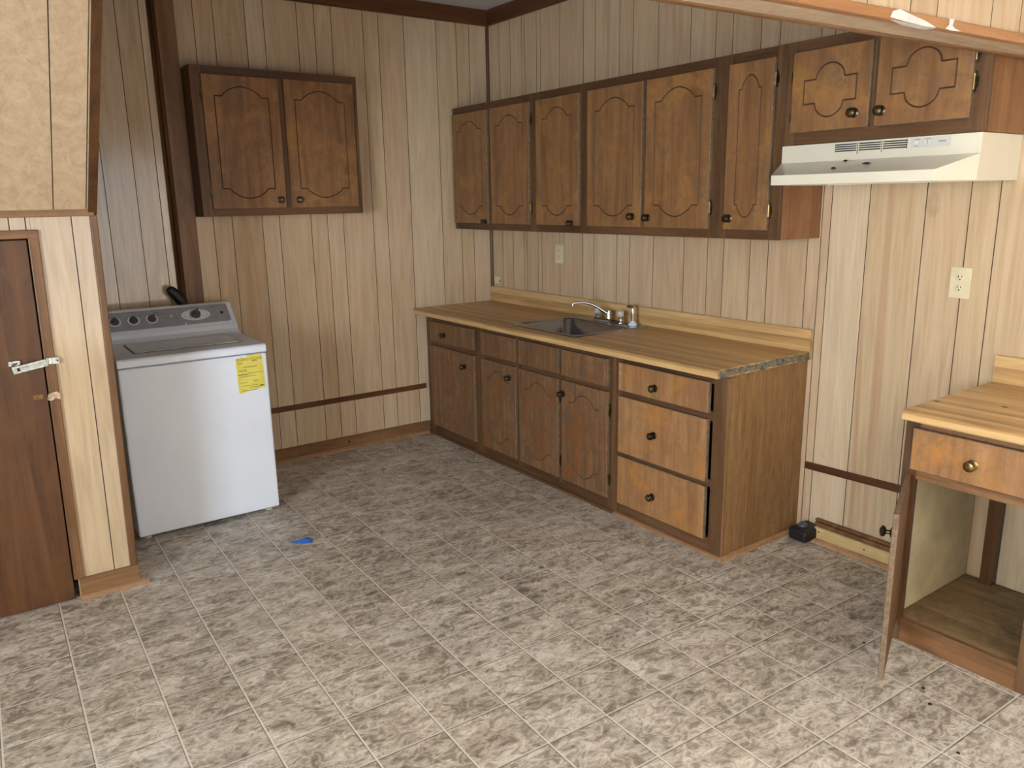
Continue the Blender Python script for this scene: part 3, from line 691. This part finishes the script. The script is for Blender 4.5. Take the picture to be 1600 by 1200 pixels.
# chipped bare end of the slab
bm = BM(); rr = random.Random(5); n = 26; T = []; Bt = []
for i in range(n + 1):
    y = -CD + .014 + (CD - .04) * i / n
    T.append(bm.verts.new((2.690 + .0015, y, CT - CTB - .001 - rr.random() * .004))); Bt.append(bm.verts.new((2.691 + rr.random() * .006, y, CT - CTB - .03 - rr.random() * .008)))
L0 = [bm.verts.new((2.6895, v_.co.y, v_.co.z)) for v_ in T]; L1 = [bm.verts.new((2.6895, v_.co.y, v_.co.z)) for v_ in Bt]
for i in range(n):
    bm.faces.new((T[i], T[i + 1], Bt[i + 1], Bt[i])); bm.faces.new((L0[i], L0[i + 1], T[i + 1], T[i])); bm.faces.new((L1[i], L1[i + 1], Bt[i + 1], Bt[i])); bm.faces.new((L0[i], L0[i + 1], L1[i + 1], L1[i]))
obj('chipped_end', bm, M_CHIP, wt, label='grey chipped bare end')

# ---- sink
def rrect(x0, x1, y0, y1, r, n=6):
    out = []
    for (cx, cy, a0) in ((x1 - r, y1 - r, 0), (x0 + r, y1 - r, PI / 2), (x0 + r, y0 + r, PI), (x1 - r, y0 + r, 1.5 * PI)):
        for k in range(n + 1): a = a0 + PI / 2 * k / n; out.append((cx + r * math.cos(a), cy + r * math.sin(a)))
    return out
sk = thing('sink', 'single-bowl stainless steel drop-in kitchen sink', 'sink', (0, -.003, CT), ROT)
bm = BM()
loops = [(rrect(1.035, 1.660, -.602, -.038, .03), .0005), (rrect(1.037, 1.658, -.600, -.040, .03), .004), (rrect(1.045, 1.650, -.592, -.048, .03), .0055), (rrect(1.068, 1.627, -.572, -.155, .06), .003),
         (rrect(1.076, 1.619, -.564, -.163, .06), -.006), (rrect(1.086, 1.609, -.554, -.173, .06), -.12), (rrect(1.10, 1.595, -.54, -.187, .055), -.145), (rrect(1.13, 1.565, -.51, -.217, .04), -.158), (rrect(1.325, 1.375, -.385, -.335, .0249), -.165)]
VV = [[bm.verts.new((x, y, z)) for x, y in L] for L, z in loops]
for a, b in zip(VV, VV[1:]):
    n = len(a)
    for k in range(n): bm.faces.new((a[k], a[(k + 1) % n], b[(k + 1) % n], b[k]))
bm.faces.new(VV[-1])
bs_ = obj('basin', bm, M_STEEL, sk, smooth=True, angle=50)
bm = BM(); lathe(bm, [(.04, -.164), (.043, -.161), (.038, -.16), (.02, -.163), (0, -.163)], Matrix.Translation((1.35, -.36, 0)), 20); obj('drain', bm, M_CHROME, sk, smooth=True)

fa = thing('faucet', 'two-handle chrome kitchen faucet with clear knobs and swivelling spout', 'faucet', (0, -.003, CT + .0055), ROT)
F0 = -.1
bm = BM(); lp = rrect(1.25, 1.50, F0 - .026, F0 + .026, .025)
A_ = [bm.verts.new((x, y, 0)) for x, y in lp]; B_ = [bm.verts.new((x, y, .012)) for x, y in lp]; C_ = [bm.verts.new((1.375 + (x - 1.375) * .94, F0 + (y - F0) * .75, .018)) for x, y in lp]
for a, b in ((A_, B_), (B_, C_)):
    for k in range(len(lp)): bm.faces.new((a[k], a[(k + 1) % len(lp)], b[(k + 1) % len(lp)], b[k]))
bm.faces.new(C_); bm.faces.new(A_); obj('deck_plate', bm, M_CHROME, fa, smooth=True)
for xx in (1.275, 1.475):
    T = Matrix.Translation((xx, F0, .016))
    bm = BM(); lathe(bm, [(.019, 0), (.017, .008), (.009, .014), (.009, .024)], T, 18); hb_ = obj('handle', bm, M_CHROME, fa, smooth=True)
    bm = BM()
    n = 18; prof = [(.012, .022), (.021, .028), (.023, .036), (.022, .052), (.019, .057), (0, .058)]
    lathe(bm, prof, T, 24); obj('clear_knob', bm, M_CLEAR, hb_, smooth=True, angle=20, label='clear fluted knob')
bm = BM(); lathe(bm, [(.017, .014), (.0155, .02), (.0145, .055), (.012, .066), (0, .068)], Matrix.Translation((1.375, F0, 0)), 20); obj('spout_base', bm, M_CHROME, fa, smooth=True)
bm = BM()
tip = Vector((1.262, -.27, .116)); s0 = Vector((1.375, F0, .042))
pts = [s0, s0.lerp(tip, .12) + Vector((0, 0, .006)), s0.lerp(tip, .3) + Vector((0, 0, .018)), s0.lerp(tip, .5) + Vector((0, 0, .026)), s0.lerp(tip, .7) + Vector((0, 0, .022)), s0.lerp(tip, .88) + Vector((0, 0, .008)), tip, tip + Vector((-.006, -.008, -.006)), tip + Vector((-.008, -.010, -.02))]
tube(bm, pts, [.0115, .0105, .0095, .0085, .008, .008, .008, .0085, .0085], 12); obj('spout', bm, M_CHROME, fa, smooth=True)
sp = thing('sink_sprayer', 'white and chrome side sprayer standing at the right end of the faucet', 'sprayer', (0, -.003, CT + .0055), ROT)
T = Matrix.Translation((1.575, F0 + .005, 0))
bm = BM(); lathe(bm, [(.027, 0), (.027, .006), (.02, .014), (.013, .02), (.013, .024)], T, 20); obj('holder', bm, M_WHITE, sp, smooth=True)
bm = BM(); tube(bm, [T @ Vector((0, 0, .022)), T @ Vector((0, 0, .06)), T @ Vector((-.001, 0, .092)), T @ Vector((-.006, 0, .104)), T @ Vector((-.018, -.004, .108)), T @ Vector((-.038, -.008, .106))], [.009, .0085, .0095, .010, .0095, .008], 12); obj('spray_head', bm, M_CHROME, sp, smooth=True)

# ------------------------------------------------------------------ right base cabinet with an open door
RX = 3.470
R1 = thing('base_cabinet', 'base cabinet with its door hanging open at the right edge of the room', 'cabinet', (0, -RX, 0), ROT)
RL = 1.25
bm = BM()
box(bm, 0, .016, -BD, -.02, 0, bz, 0)
obj('side_panel', bm, M_SIDE, R1)
bm = BM(); box(bm, RL - .016, RL, -BD, -.02, 0, bz, 0); obj('side_panel', bm, M_SIDE, R1)
bm = BM(); box(bm, .63, .645, -BD, -.03, .09, bz, 0); obj('divider', bm, M_RAWPLY, R1)
bm = BM(); box(bm, .0165, .022, -BD, -.02, .09, bz); obj('inner_panel', bm, M_RAWPLY, R1, label='pale raw plywood inner side')
bm = BM(); box(bm, .022, RL - .016, -BD + .0, -.02, .072, .088); obj('cabinet_floor', bm, M_PLYFLOOR, R1)
bm = BM(); box(bm, .09, .135, -.05, -.012, .088, bz); obj('back_post', bm, M_TRIM, R1)
face_frame(R1, 0, RL, 0, bz, BD, [(0, .052, 0, bz), (.45, .51, .0, bz), (RL - .05, RL, 0, bz)],
           [(.052, .45, 0.0, .09), (.51, RL - .05, 0, .09), (.052, .45, .64, .695), (.51, RL - .05, .64, .695), (.052, .45, .828, bz), (.51, RL - .05, .828, bz)], mats=[M_FRAME, M_TRIMR_X])
add_door(R1, .035, .470, .678, .832, BF, pat=None, mats=WD, kn=(.245, .748), name='drawer', knmat=M_BRASS, bright=True, kl='brass knob')
bm = BM(); box(bm, .06, .44, -BD + .02, -.10, .70, .705); obj('drawer_box', bm, M_RAWPLY, R1)
add_door(R1, .492, .925, .678, .832, BF, pat=None, mats=WD, name='drawer')
add_door(R1, .492, .925, .080, .655, BF, mats=WM)
# open door, swung out on its left edge
od = obj('door', door_mesh(.440, .578, .018, contour(.22 - .065, .289 - .115, .045, .058), (.22, .289)), [M_DOOR_DULL, M_CARV, M_EDGE], R1)
od.location = (.036, BF, .080)
# local x axis of the door must point from the hinge to (-1.005, -3.696): local (x along wall, y out)
dv = Vector((3.696 - RX - .036, -1.005 + (BD + FR)))
od.rotation_euler = (0, 0, math.atan2(dv.y, dv.x))
od['label'] = 'door standing open'
knob(od, .40, .50, -.018)
for zz in (.09, .49): hinge(od, 0, zz, -.004, -1)

rt = thing('worktop', 'short golden wood-look worktop with backsplash at the right edge, over the open cabinet', 'worktop', (0, -3.505 + .0, CTB), ROT)
counter_top(rt, 1.26)
backsplash(rt, 1.26)
bm = BM(); box(bm, -.0012, .0, -CD + .016, -.004, .002, CT - CTB - .001); obj('end_cap', bm, M_COUNTER, rt)
for (lx, ly) in ((.02, -.486), (.203, -.389)):
    bm = BM(); n = 9; rr = random.Random(int(lx * 1000))
    sheet(bm, [(lx + .009 * math.cos(2 * PI * k / n) * (1 + .3 * rr.random()), ly + .006 * math.sin(2 * PI * k / n), CT - CTB + .0002) for k in range(n)], (0, 0, 1), .0003)
    obj('burn_mark', bm, M_CARV, rt)

# ------------------------------------------------------------------ range hood
hd_ = thing('range_hood', 'almond white under-cabinet range hood with slotted vent', 'range hood', (0, -2.69, 1.679), ROT)
def H(x, d, z): return (x - 2.69, -d, z - 1.679)
bm = BM()
zt, zm, zl, zb = 1.841, 1.771, 1.717, 1.679
low = [(2.687, .004), (2.687, .32), (2.782, .505), (3.442, .505), (3.497, .32), (3.497, .004)]
up = [(2.687, .004), (2.687, .312), (2.687, .312), (3.497, .312), (3.497, .312), (3.497, .004)]
v0 = [bm.verts.new(H(x, d, zb)) for x, d in low]
v1 = [bm.verts.new(H(x, d, zl if 1 < i < 4 else (zl if False else zl))) for i, (x, d) in enumerate(low)]
m = [bm.verts.new(H(2.687, .004, zm)), bm.verts.new(H(2.687, .312, zm)), bm.verts.new(H(3.497, .312, zm)), bm.verts.new(H(3.497, .004, zm))]
t = [bm.verts.new(H(2.687, .004, zt)), bm.verts.new(H(2.687, .312, zt)), bm.verts.new(H(3.497, .312, zt)), bm.verts.new(H(3.497, .004, zt))]
for i in range(6): bm.faces.new((v0[i], v0[(i + 1) % 6], v1[(i + 1) % 6], v1[i]))
bm.faces.new((v1[2], v1[3], m[2], m[1])); bm.faces.new((v1[1], v1[2], m[1])); bm.faces.new((v1[3], v1[4], m[2]))
bm.faces.new((v1[0], v1[1], m[1], m[0])); bm.faces.new((v1[4], v1[5], m[3], m[2])); bm.faces.new((v1[5], v1[0], m[0], m[3]))
for i in range(4): bm.faces.new((m[i], m[(i + 1) % 4], t[(i + 1) % 4], t[i]))
bm.faces.new(t)
# underside: rim and recess
i0 = [bm.verts.new(Vector(H(3.09 + (x - 3.09) * .94, .02 + (d - .02) * .93, zb))) for x, d in low]
i1 = [bm.verts.new(Vector(H(3.09 + (x - 3.09) * .94, .02 + (d - .02) * .93, zb + .03))) for x, d in low]
for i in range(6): bm.faces.new((v0[i], v0[(i + 1) % 6], i0[(i + 1) % 6], i0[i])); bm.faces.new((i0[i], i0[(i + 1) % 6], i1[(i + 1) % 6], i1[i]))
bm.faces.new(i1)
obj('canopy', bm, M_HOOD, hd_, bevel=.003)
yF = .312
bm = BM(); box(bm, 2.937 - 2.69, 3.233 - 2.69, -yF - .0008, -yF + .002, 1.801 - 1.679, 1.836 - 1.679)
vent = obj('vent_grille', bm, M_SLOT, hd_)
bm = BM()
for k in range(5):
    zz = 1.801 - 1.679 + k * .0081; box(bm, 2.939 - 2.69, 3.231 - 2.69, -yF - .0025, -yF - .0008, zz, zz + .0034)
for xx in (3.035, 3.135): box(bm, xx - .004 - 2.69, xx + .004 - 2.69, -yF - .003, -yF - .0008, 1.801 - 1.679, 1.836 - 1.679)
obj('louvre', bm, M_HOOD, vent)
bm = BM()
M_RUST = plain('rust', (150, 112, 60), .8, var=.2); bm.free()
for xx in (3.035, 3.135):
    bm = BM(); box(bm, xx - .0015 - 2.69, xx + .0015 - 2.69, -yF - .0036, -yF - .003, 1.793 - 1.679, 1.836 - 1.679); obj('rust_streak', bm, M_RUST, vent)
bm = BM(); box(bm, 3.247 - 2.69, 3.392 - 2.69, -yF - .0015, -yF, 1.802 - 1.679, 1.836 - 1.679)
cp = obj('switch_plate', bm, plain('hood_switch_plate', (206, 206, 198), .35, var=.02), hd_, bevel=.001)
for xx in (3.268, 3.304, 3.319):
    bm = BM(); box(bm, xx - .005 - 2.69, xx + .005 - 2.69, -yF - .008, -yF - .0015, 1.812 - 1.679, 1.826 - 1.679); obj('rocker_switch', bm, M_TAPE, cp, bevel=.0015)
for (a, b, z_) in ((3.262, 3.28, 1.831), (3.298, 3.322, 1.831), (3.35, 3.375, 1.822), (3.35, 3.375, 1.8185), (3.262, 3.276, 1.807)):
    bm = BM(); box(bm, a - 2.69, b - 2.69, -yF - .0019, -yF - .0014, z_ - 1.679 - .0008, z_ - 1.679 + .0008); obj('printed_legend', bm, M_DKGREY, cp)
# dead insects / dark crumbs on the sloping front
def slope(x, s): return (x, .312 + (.505 - .312) * s, zm + (zl - zm) * s)
for k, (px, s_, ln, dia) in enumerate(((3.125, .42, .016, 'larger dark elongated crumb on the sloping front of the range hood'), (3.02, .68, .011, 'small dark crumb near the lower lip of the range hood'), (3.00, .12, .008, 'tiny dark crumb at the top of the sloping front of the range hood'))):
    X, Dd, Z = slope(px, s_)
    bm = BM(); tube(bm, [(-ln, 0, 0), (-ln * .4, .002, .001), (ln * .3, 0, .001), (ln, -.003, 0)], [.001, .0035, .004, .001], 8)
    c = obj('crumb', bm, M_BLACK, None, smooth=True); c.location = (-Dd, -X, Z + .003); c.rotation_euler = (0, 0, -1.2)
    tag(c, dia, 'debris', 'dark crumbs on the range hood')

# ------------------------------------------------------------------ outlets
def outlet(label, y, z, w=.082, h=.124, switch=False):
    o = thing('wall_outlet', label, 'outlet', (0, -y, z), ROT)
    bm = BM(); box(bm, -w / 2, w / 2, -.006, 0, -h / 2, h / 2); obj('cover_plate', bm, M_CREAM, o, bevel=.003)
    for s_ in (-1, 1):
        zc = s_ * .021
        bm = BM(); lathe(bm, [(.0165, 0), (.0165, .0025), (.015, .0032), (0, .0032)], Matrix.Translation((0, -.0055, zc)) @ Matrix.Rotation(PI / 2, 4, 'X'), 20); r_ = obj('receptacle', bm, M_CREAM, o, smooth=True)
        bm = BM(); box(bm, -.0078, -.0052, -.0093, -.0084, zc + .000, zc + .009); box(bm, .0052, .0078, -.0093, -.0084, zc + .001, zc + .008)
        lathe(bm, [(.003, 0), (.003, .0008), (0, .0008)], Matrix.Translation((0, -.0085, zc - .007)) @ Matrix.Rotation(PI / 2, 4, 'X'), 8)
        obj('slots', bm, M_SLOT, r_)
    return o
outlet('cream duplex outlet on the bright wall above the gap right of the range hood', 3.334, 1.286)
outlet('cream duplex outlet in the shade above the backsplash left of the sink', .790, 1.288, .078, .122)
jk = thing('phone_jack', 'small cream phone jack box by the room corner above the backsplash', 'phone jack', (0, -.082, 1.045), ROT)
bm = BM(); box(bm, -.026, .026, -.022, 0, -.002, .052); obj('housing', bm, M_CREAM, jk, bevel=.004)
bm = BM(); box(bm, .0262, .0268, -.016, -.006, .01, .022); obj('socket', bm, M_SLOT, jk)

# ------------------------------------------------------------------ washing machine
wm = thing('washing_machine', 'white top-loading washing machine with grey control panel', 'washing machine', (-2.34, -.79, 0), math.radians(-.6))
hw = .357
bm = BM(); box(bm, -hw, hw, 0, .66, .022, .880); obj('cabinet', bm, M_WHITE, wm, bevel=.010, seg=3)
bm = BM()
prof = [(-.002, .884), (-.004, .892), (-.002, .918), (.006, .926), (.02, .928), (.66, .930), (.66, .884)]
extrude_profile(bm, prof, 'x', -hw - .002, hw + .002); obj('top_deck', bm, M_WHITE, wm, bevel=.006, seg=2)
bm = BM(); extrude_profile(bm, [(.135, .928), (.138, .9345), (.42, .936), (.424, .929)], 'x', -.252, .262)
lid = obj('lid', bm, plain('grey_white_lid', (196, 192, 188), .2, 0, .5, .3, var=.02), wm, bevel=.002)
bm = BM(); box(bm, -.259, -.2535, .130, .428, .9285, .931); box(bm, .2635, .269, .13, .428, .9285, .931); box(bm, -.259, .269, .127, .1325, .9285, .931); obj('lid_seam', bm, M_DKGREY, wm)
# console
cy = lambda y: y + .79
cprof = [(cy(-.13), .928), (cy(-.13), 1.078), (cy(-.15), 1.092), (cy(-.185), 1.093), (cy(-.2), 1.087), (cy(-.29), .992), (cy(-.308), .975), (cy(-.32), .955), (cy(-.345), .938), (cy(-.385), .9295)]
bm = BM(); extrude_profile(bm, cprof, 'x', -hw, hw); con = obj('console', bm, M_WHITE, wm, bevel=.005, seg=2)
a = Vector((0, cy(-.2), 1.087)); b = Vector((0, cy(-.29), .992)); dn = (b - a).normalized(); nn = Vector((0, -1, 0)) - dn * Vector((0, -1, 0)).dot(dn); nn.normalize()
if nn.y > 0: nn = -nn
def CP(x, s_, o=.001): p = a.lerp(b, s_) + nn * o; return Vector((x, p.y, p.z))
bm = BM()
pr_ = [(-hw + .006, .06), (hw - .035, .03), (hw - .028, .08), (hw - .024, .9), (hw - .034, .96), (-hw + .006, 1.0)]
A_ = [bm.verts.new(CP(x, s_, .0002)) for x, s_ in pr_]; B_ = [bm.verts.new(CP(x, s_, .0022)) for x, s_ in pr_]
bm.faces.new(A_); bm.faces.new(B_)
for i in range(len(pr_)): bm.faces.new((A_[i], A_[(i + 1) % len(pr_)], B_[(i + 1) % len(pr_)], B_[i]))
pan = obj('control_panel', bm, M_CONSOLE, con, label='grey control panel')
rotm = Matrix((( 1, 0, 0), (0, dn.y, nn.y), (0, dn.z, nn.z))).to_4x4()
rotm = Matrix(((1, 0, 0, 0), (0, -dn.y, nn.y, 0), (0, -dn.z, nn.z, 0), (0, 0, 0, 1)))   # local x=x, y=up panel, z=normal
def disc_ring(bm, c, r0, r1, sx=1, sy=1, z=.0, a0=0, a1=2 * PI, n=36, mi=0, t=.0006):
    T = Matrix.Translation(c) @ rotm; P_ = []
    for k in range(n + 1):
        an = a0 + (a1 - a0) * k / n
        P_.append([bm.verts.new(T @ Vector((r * math.cos(an) * sx, r * math.sin(an) * sy, z + dz))) for r, dz in ((r0, 0), (r1, 0), (r1, t), (r0, t))])
    for k in range(n):
        for i in range(4):
            try: bm.faces.new((P_[k][i], P_[k][(i + 1) % 4], P_[k + 1][(i + 1) % 4], P_[k + 1][i])).material_index = mi
            except ValueError: pass
M_DIALW = plain('dial_print', (232, 235, 238), .5, var=.03)
for (x, lab) in ((-.265, 0), (-.172, 1), (-.080, 2)):
    c = CP(x, .52, .0024)
    bm = BM(); disc_ring(bm, c, .0245, .030, a0=math.radians(130), a1=math.radians(410), t=.002); obj('dial_ring', bm, M_DIALW, con)
    bm = BM(); T = Matrix.Translation(c) @ rotm
    lathe(bm, [(.021, 0), (.021, .003), (.019, .012), (.0175, .014), (0, .014)], T, 24)
    vs = box(bm, -.004, .004, -.018, .018, .012, .024); bmesh.ops.transform(bm, matrix=T @ Matrix.Rotation((0, .1, -.7)[lab], 4, 'Z'), verts=vs)
    obj('control_knob', bm, M_DKGREY, con, smooth=True)
c = CP(.150, .50, .0024)
bm = BM(); disc_ring(bm, c, .002, .040, sx=1.95, sy=.95); disc_ring(bm, CP(.02, .47, .0024), .0005, .006, n=12); disc_ring(bm, CP(.085, .93, .0024), .0005, .005, n=12)
obj('dial_face', bm, M_DIALW, con)
bm = BM()
for k in range(14):
    an = 2 * PI * k / 14; T = Matrix.Translation(c) @ rotm
    vs = box(bm, -.007, .007, -.0007, .0007, .0006, .0012); bmesh.ops.transform(bm, matrix=T @ Matrix.Translation((.062 * math.cos(an), .031 * math.sin(an), 0)), verts=vs)
for k in range(6):
    T = Matrix.Translation(c) @ rotm; vs = box(bm, -.006, .006, -.002, .002, .0006, .0012); bmesh.ops.transform(bm, matrix=T @ Matrix.Rotation(PI * .7 + k * .3, 4, 'Z') @ Matrix.Translation((.03, 0, 0)), verts=vs)
obj('dial_marking', bm, plain('navy_print', (62, 66, 92), .6), con)
bm = BM(); T = Matrix.Translation(c) @ rotm
lathe(bm, [(.0255, .0005), (.0255, .004), (.022, .018), (.02, .02), (0, .02)], T, 26)
vs = box(bm, -.0045, .0045, -.022, .022, .018, .032); bmesh.ops.transform(bm, matrix=T @ Matrix.Rotation(-.5, 4, 'Z'), verts=vs)
obj('control_knob', bm, M_DKGREY, con, smooth=True, label='large cycle selector knob')
bm = BM(); disc_ring(bm, CP(.292, .5, .0024), .0005, .009, n=16); obj('indicator_light', bm, M_SLOT, con)
M_DIM = plain('dim_print', (88, 90, 98), .6)
for (x, s_, w_) in ((-.29, .12, .05), (-.172, .1, .06), (-.205, .3, .016), (-.14, .3, .016), (-.05, .22, .03), (-.03, .33, .05), (.255, .2, .05), (.262, .12, .04), (-.205, .85, .02), (-.05, .85, .03), (.25, .75, .03), (.04, .62, .03)):
    bm = BM(); T = Matrix.Translation(CP(x, s_, .0022)) @ rotm; vs = box(bm, -w_ / 2, w_ / 2, -.0009, .0009, .0001, .0006); bmesh.ops.transform(bm, matrix=T, verts=vs); obj('printed_legend', bm, M_DIM, pan)
for (fx, fy) in ((-.31, .05), (.31, .05), (-.31, .6), (.31, .6)):
    bm = BM(); lathe(bm, [(.018, 0), (.018, .008), (.009, .012), (.009, .03)], Matrix.Translation((fx, fy, 0)), 14); obj('leveling_foot', bm, M_CREAM, wm, smooth=True)
# sticker
stk = thing('energy_sticker', 'torn yellow paper energy label stuck on the front of the washing machine', 'label', (-2.0765, -.7935, .780), math.radians(-.6))
bm = BM(); rr = random.Random(9)
top = [(-.07, .083), (-.06, .088), (-.052, .084), (-.045, .093), (-.03, .089), (-.018, .086), (-.012, .094), (-.004, .099), (.006, .095), (.02, .099), (.04, .100), (.066, .1)]
sheet(bm, [(x, 0, z) for x, z in top + [(.071, .04), (.072, -.03), (.073, -.083), (.02, -.088), (-.03, -.094), (-.064, -.101), (-.068, -.03)]], (0, -1, 0), .0006)
obj('paper', bm, M_YELLOW, stk)
bm = BM()
for (x0_, x1_, z_, t_) in ((-.062, -.038, .058, .0018), (.012, .04, .066, .002), (-.035, .04, .036, .0016), (-.064, -.01, -.002, .0022), (-.01, .066, .003, .0012), (-.062, .03, -.013, .001), (-.055, -.02, -.045, .0012), (.015, .04, -.04, .0014), (-.05, .04, -.062, .001), (-.01, .06, -.073, .0014), (-.05, .03, -.088, .0012), (.045, .066, -.068, .003)):
    box(bm, x0_, x1_, -.0009, -.0005, z_ - t_, z_ + t_)
obj('printed_line', bm, M_INK, stk)
text_mesh('printed_title', 'ENERGYGUIDE', .0195, M_INK, stk, (.001, -.0007, .076), (PI / 2, 0, 0))
text_mesh('written_note', 'N/A', .024, M_INK, stk, (-.038, -.0007, .018), (PI / 2, 0, 0), shear=.2)

# black drain hose hooked behind the washer
hz = thing('drain_hose', 'black rubber hose end poking up behind the washing machine by the post', 'hose', (-2.24, -.055, 1.0))
bm = BM(); tube(bm, [(.045, -.02, -.30), (.045, -.02, 0), (.045, -.02, .06), (.034, -.02, .095), (.012, -.02, .128), (-.006, -.018, .150), (-.018, -.014, .165), (-.022, .0, .172)], [.018, .018, .022, .028, .030, .029, .027, .022], 14)
obj('hose', bm, M_BLACK, hz, smooth=True)
bm = BM(); lathe(bm, [(.024, 0), (.024, .012), (.021, .012)], Matrix.Translation((.037, -.02, .082)) @ Matrix.Rotation(-.5, 4, 'Y'), 14); obj('clamp', bm, M_DKGREY, hz, smooth=True)

# ------------------------------------------------------------------ small loose things
gs = thing('gas_connector', 'black pipe stub and cap on the floor beside the end of the drawer cabinet', 'pipe', (-.045, -2.752, 0))
bm = BM(); box(bm, -.085, .065, -.062, .038, .006, .066); obj('valve_block', bm, M_BLACK, gs, bevel=.014, seg=3)
bm = BM(); tube(bm, [(-.02, 0, .05), (-.02, 0, .07), (-.022, 0, .078)], [.026, .024, .018], 14); obj('pipe_stub', bm, M_DKGREY, gs, smooth=True)

bm = BM(); rr = random.Random(12)
P_ = [(-.058, .004, .004), (-.03, .010, .006), (0, .022, .014), (.028, .020, .017), (.048, .0, .012), (.042, -.016, .006), (.01, -.016, .005), (-.02, -.010, .003)]
c0 = bm.verts.new((.004, .002, .024)); c1 = bm.verts.new((.004, .002, .0))
vs = [bm.verts.new(p) for p in P_]; vb = [bm.verts.new((p[0] * .96, p[1] * .96, 0)) for p in P_]
for i in range(8):
    j = (i + 1) % 8; bm.faces.new((vs[i], vs[j], c0)); bm.faces.new((vb[i], vb[j], c1)); bm.faces.new((vs[i], vs[j], vb[j], vb[i]))
o = obj('plastic_scrap', bm, M_BLUE); o.location = (-2.043, -1.290, 0); o.rotation_euler = (0, 0, -.42); tag(o, 'crumpled scrap of blue plastic on the floor in front of the washer', 'litter')
def pebble(loc, r, mat, label, cat, group, name):
    bm = BM(); bmesh.ops.create_icosphere(bm, subdivisions=2, radius=r)
    rr = random.Random(int(abs(loc[0]) * 1e4))
    for v_ in bm.verts: v_.co *= .8 + .4 * rr.random(); v_.co.z *= .6
    o = obj(name, bm, mat, smooth=True, angle=80); o.location = (loc[0], loc[1], r * .4); tag(o, label, cat, group)
pebble((-.662, -.735), .007, M_TAPE, 'white chip on the floor in front of the sink cabinet doors', 'debris', 'white chips on the floor', 'plaster_chip')
pebble((-.766, -.086), .005, M_TAPE, 'white chip on the floor by the back baseboard near the corner', 'debris', 'white chips on the floor', 'plaster_chip')

for (x, y, lab, r) in ((-.801, -3.734, 'tiny dark crumb on the floor tile right of the open door, nearest the cabinet', .0055), (-.871, -3.791, 'small round dark crumb on the floor right of the open cabinet door', .006),
                       (-1.036, -3.961, 'tiny dark crumb on the floor near the bottom right of the picture', .005), (-.700, -3.457, 'tiny dark crumb on a grout line left of the open cabinet door', .0055)):
    pebble((x, y), r, M_BLACK, lab, 'debris', 'dark crumbs on the floor', 'floor_crumb')
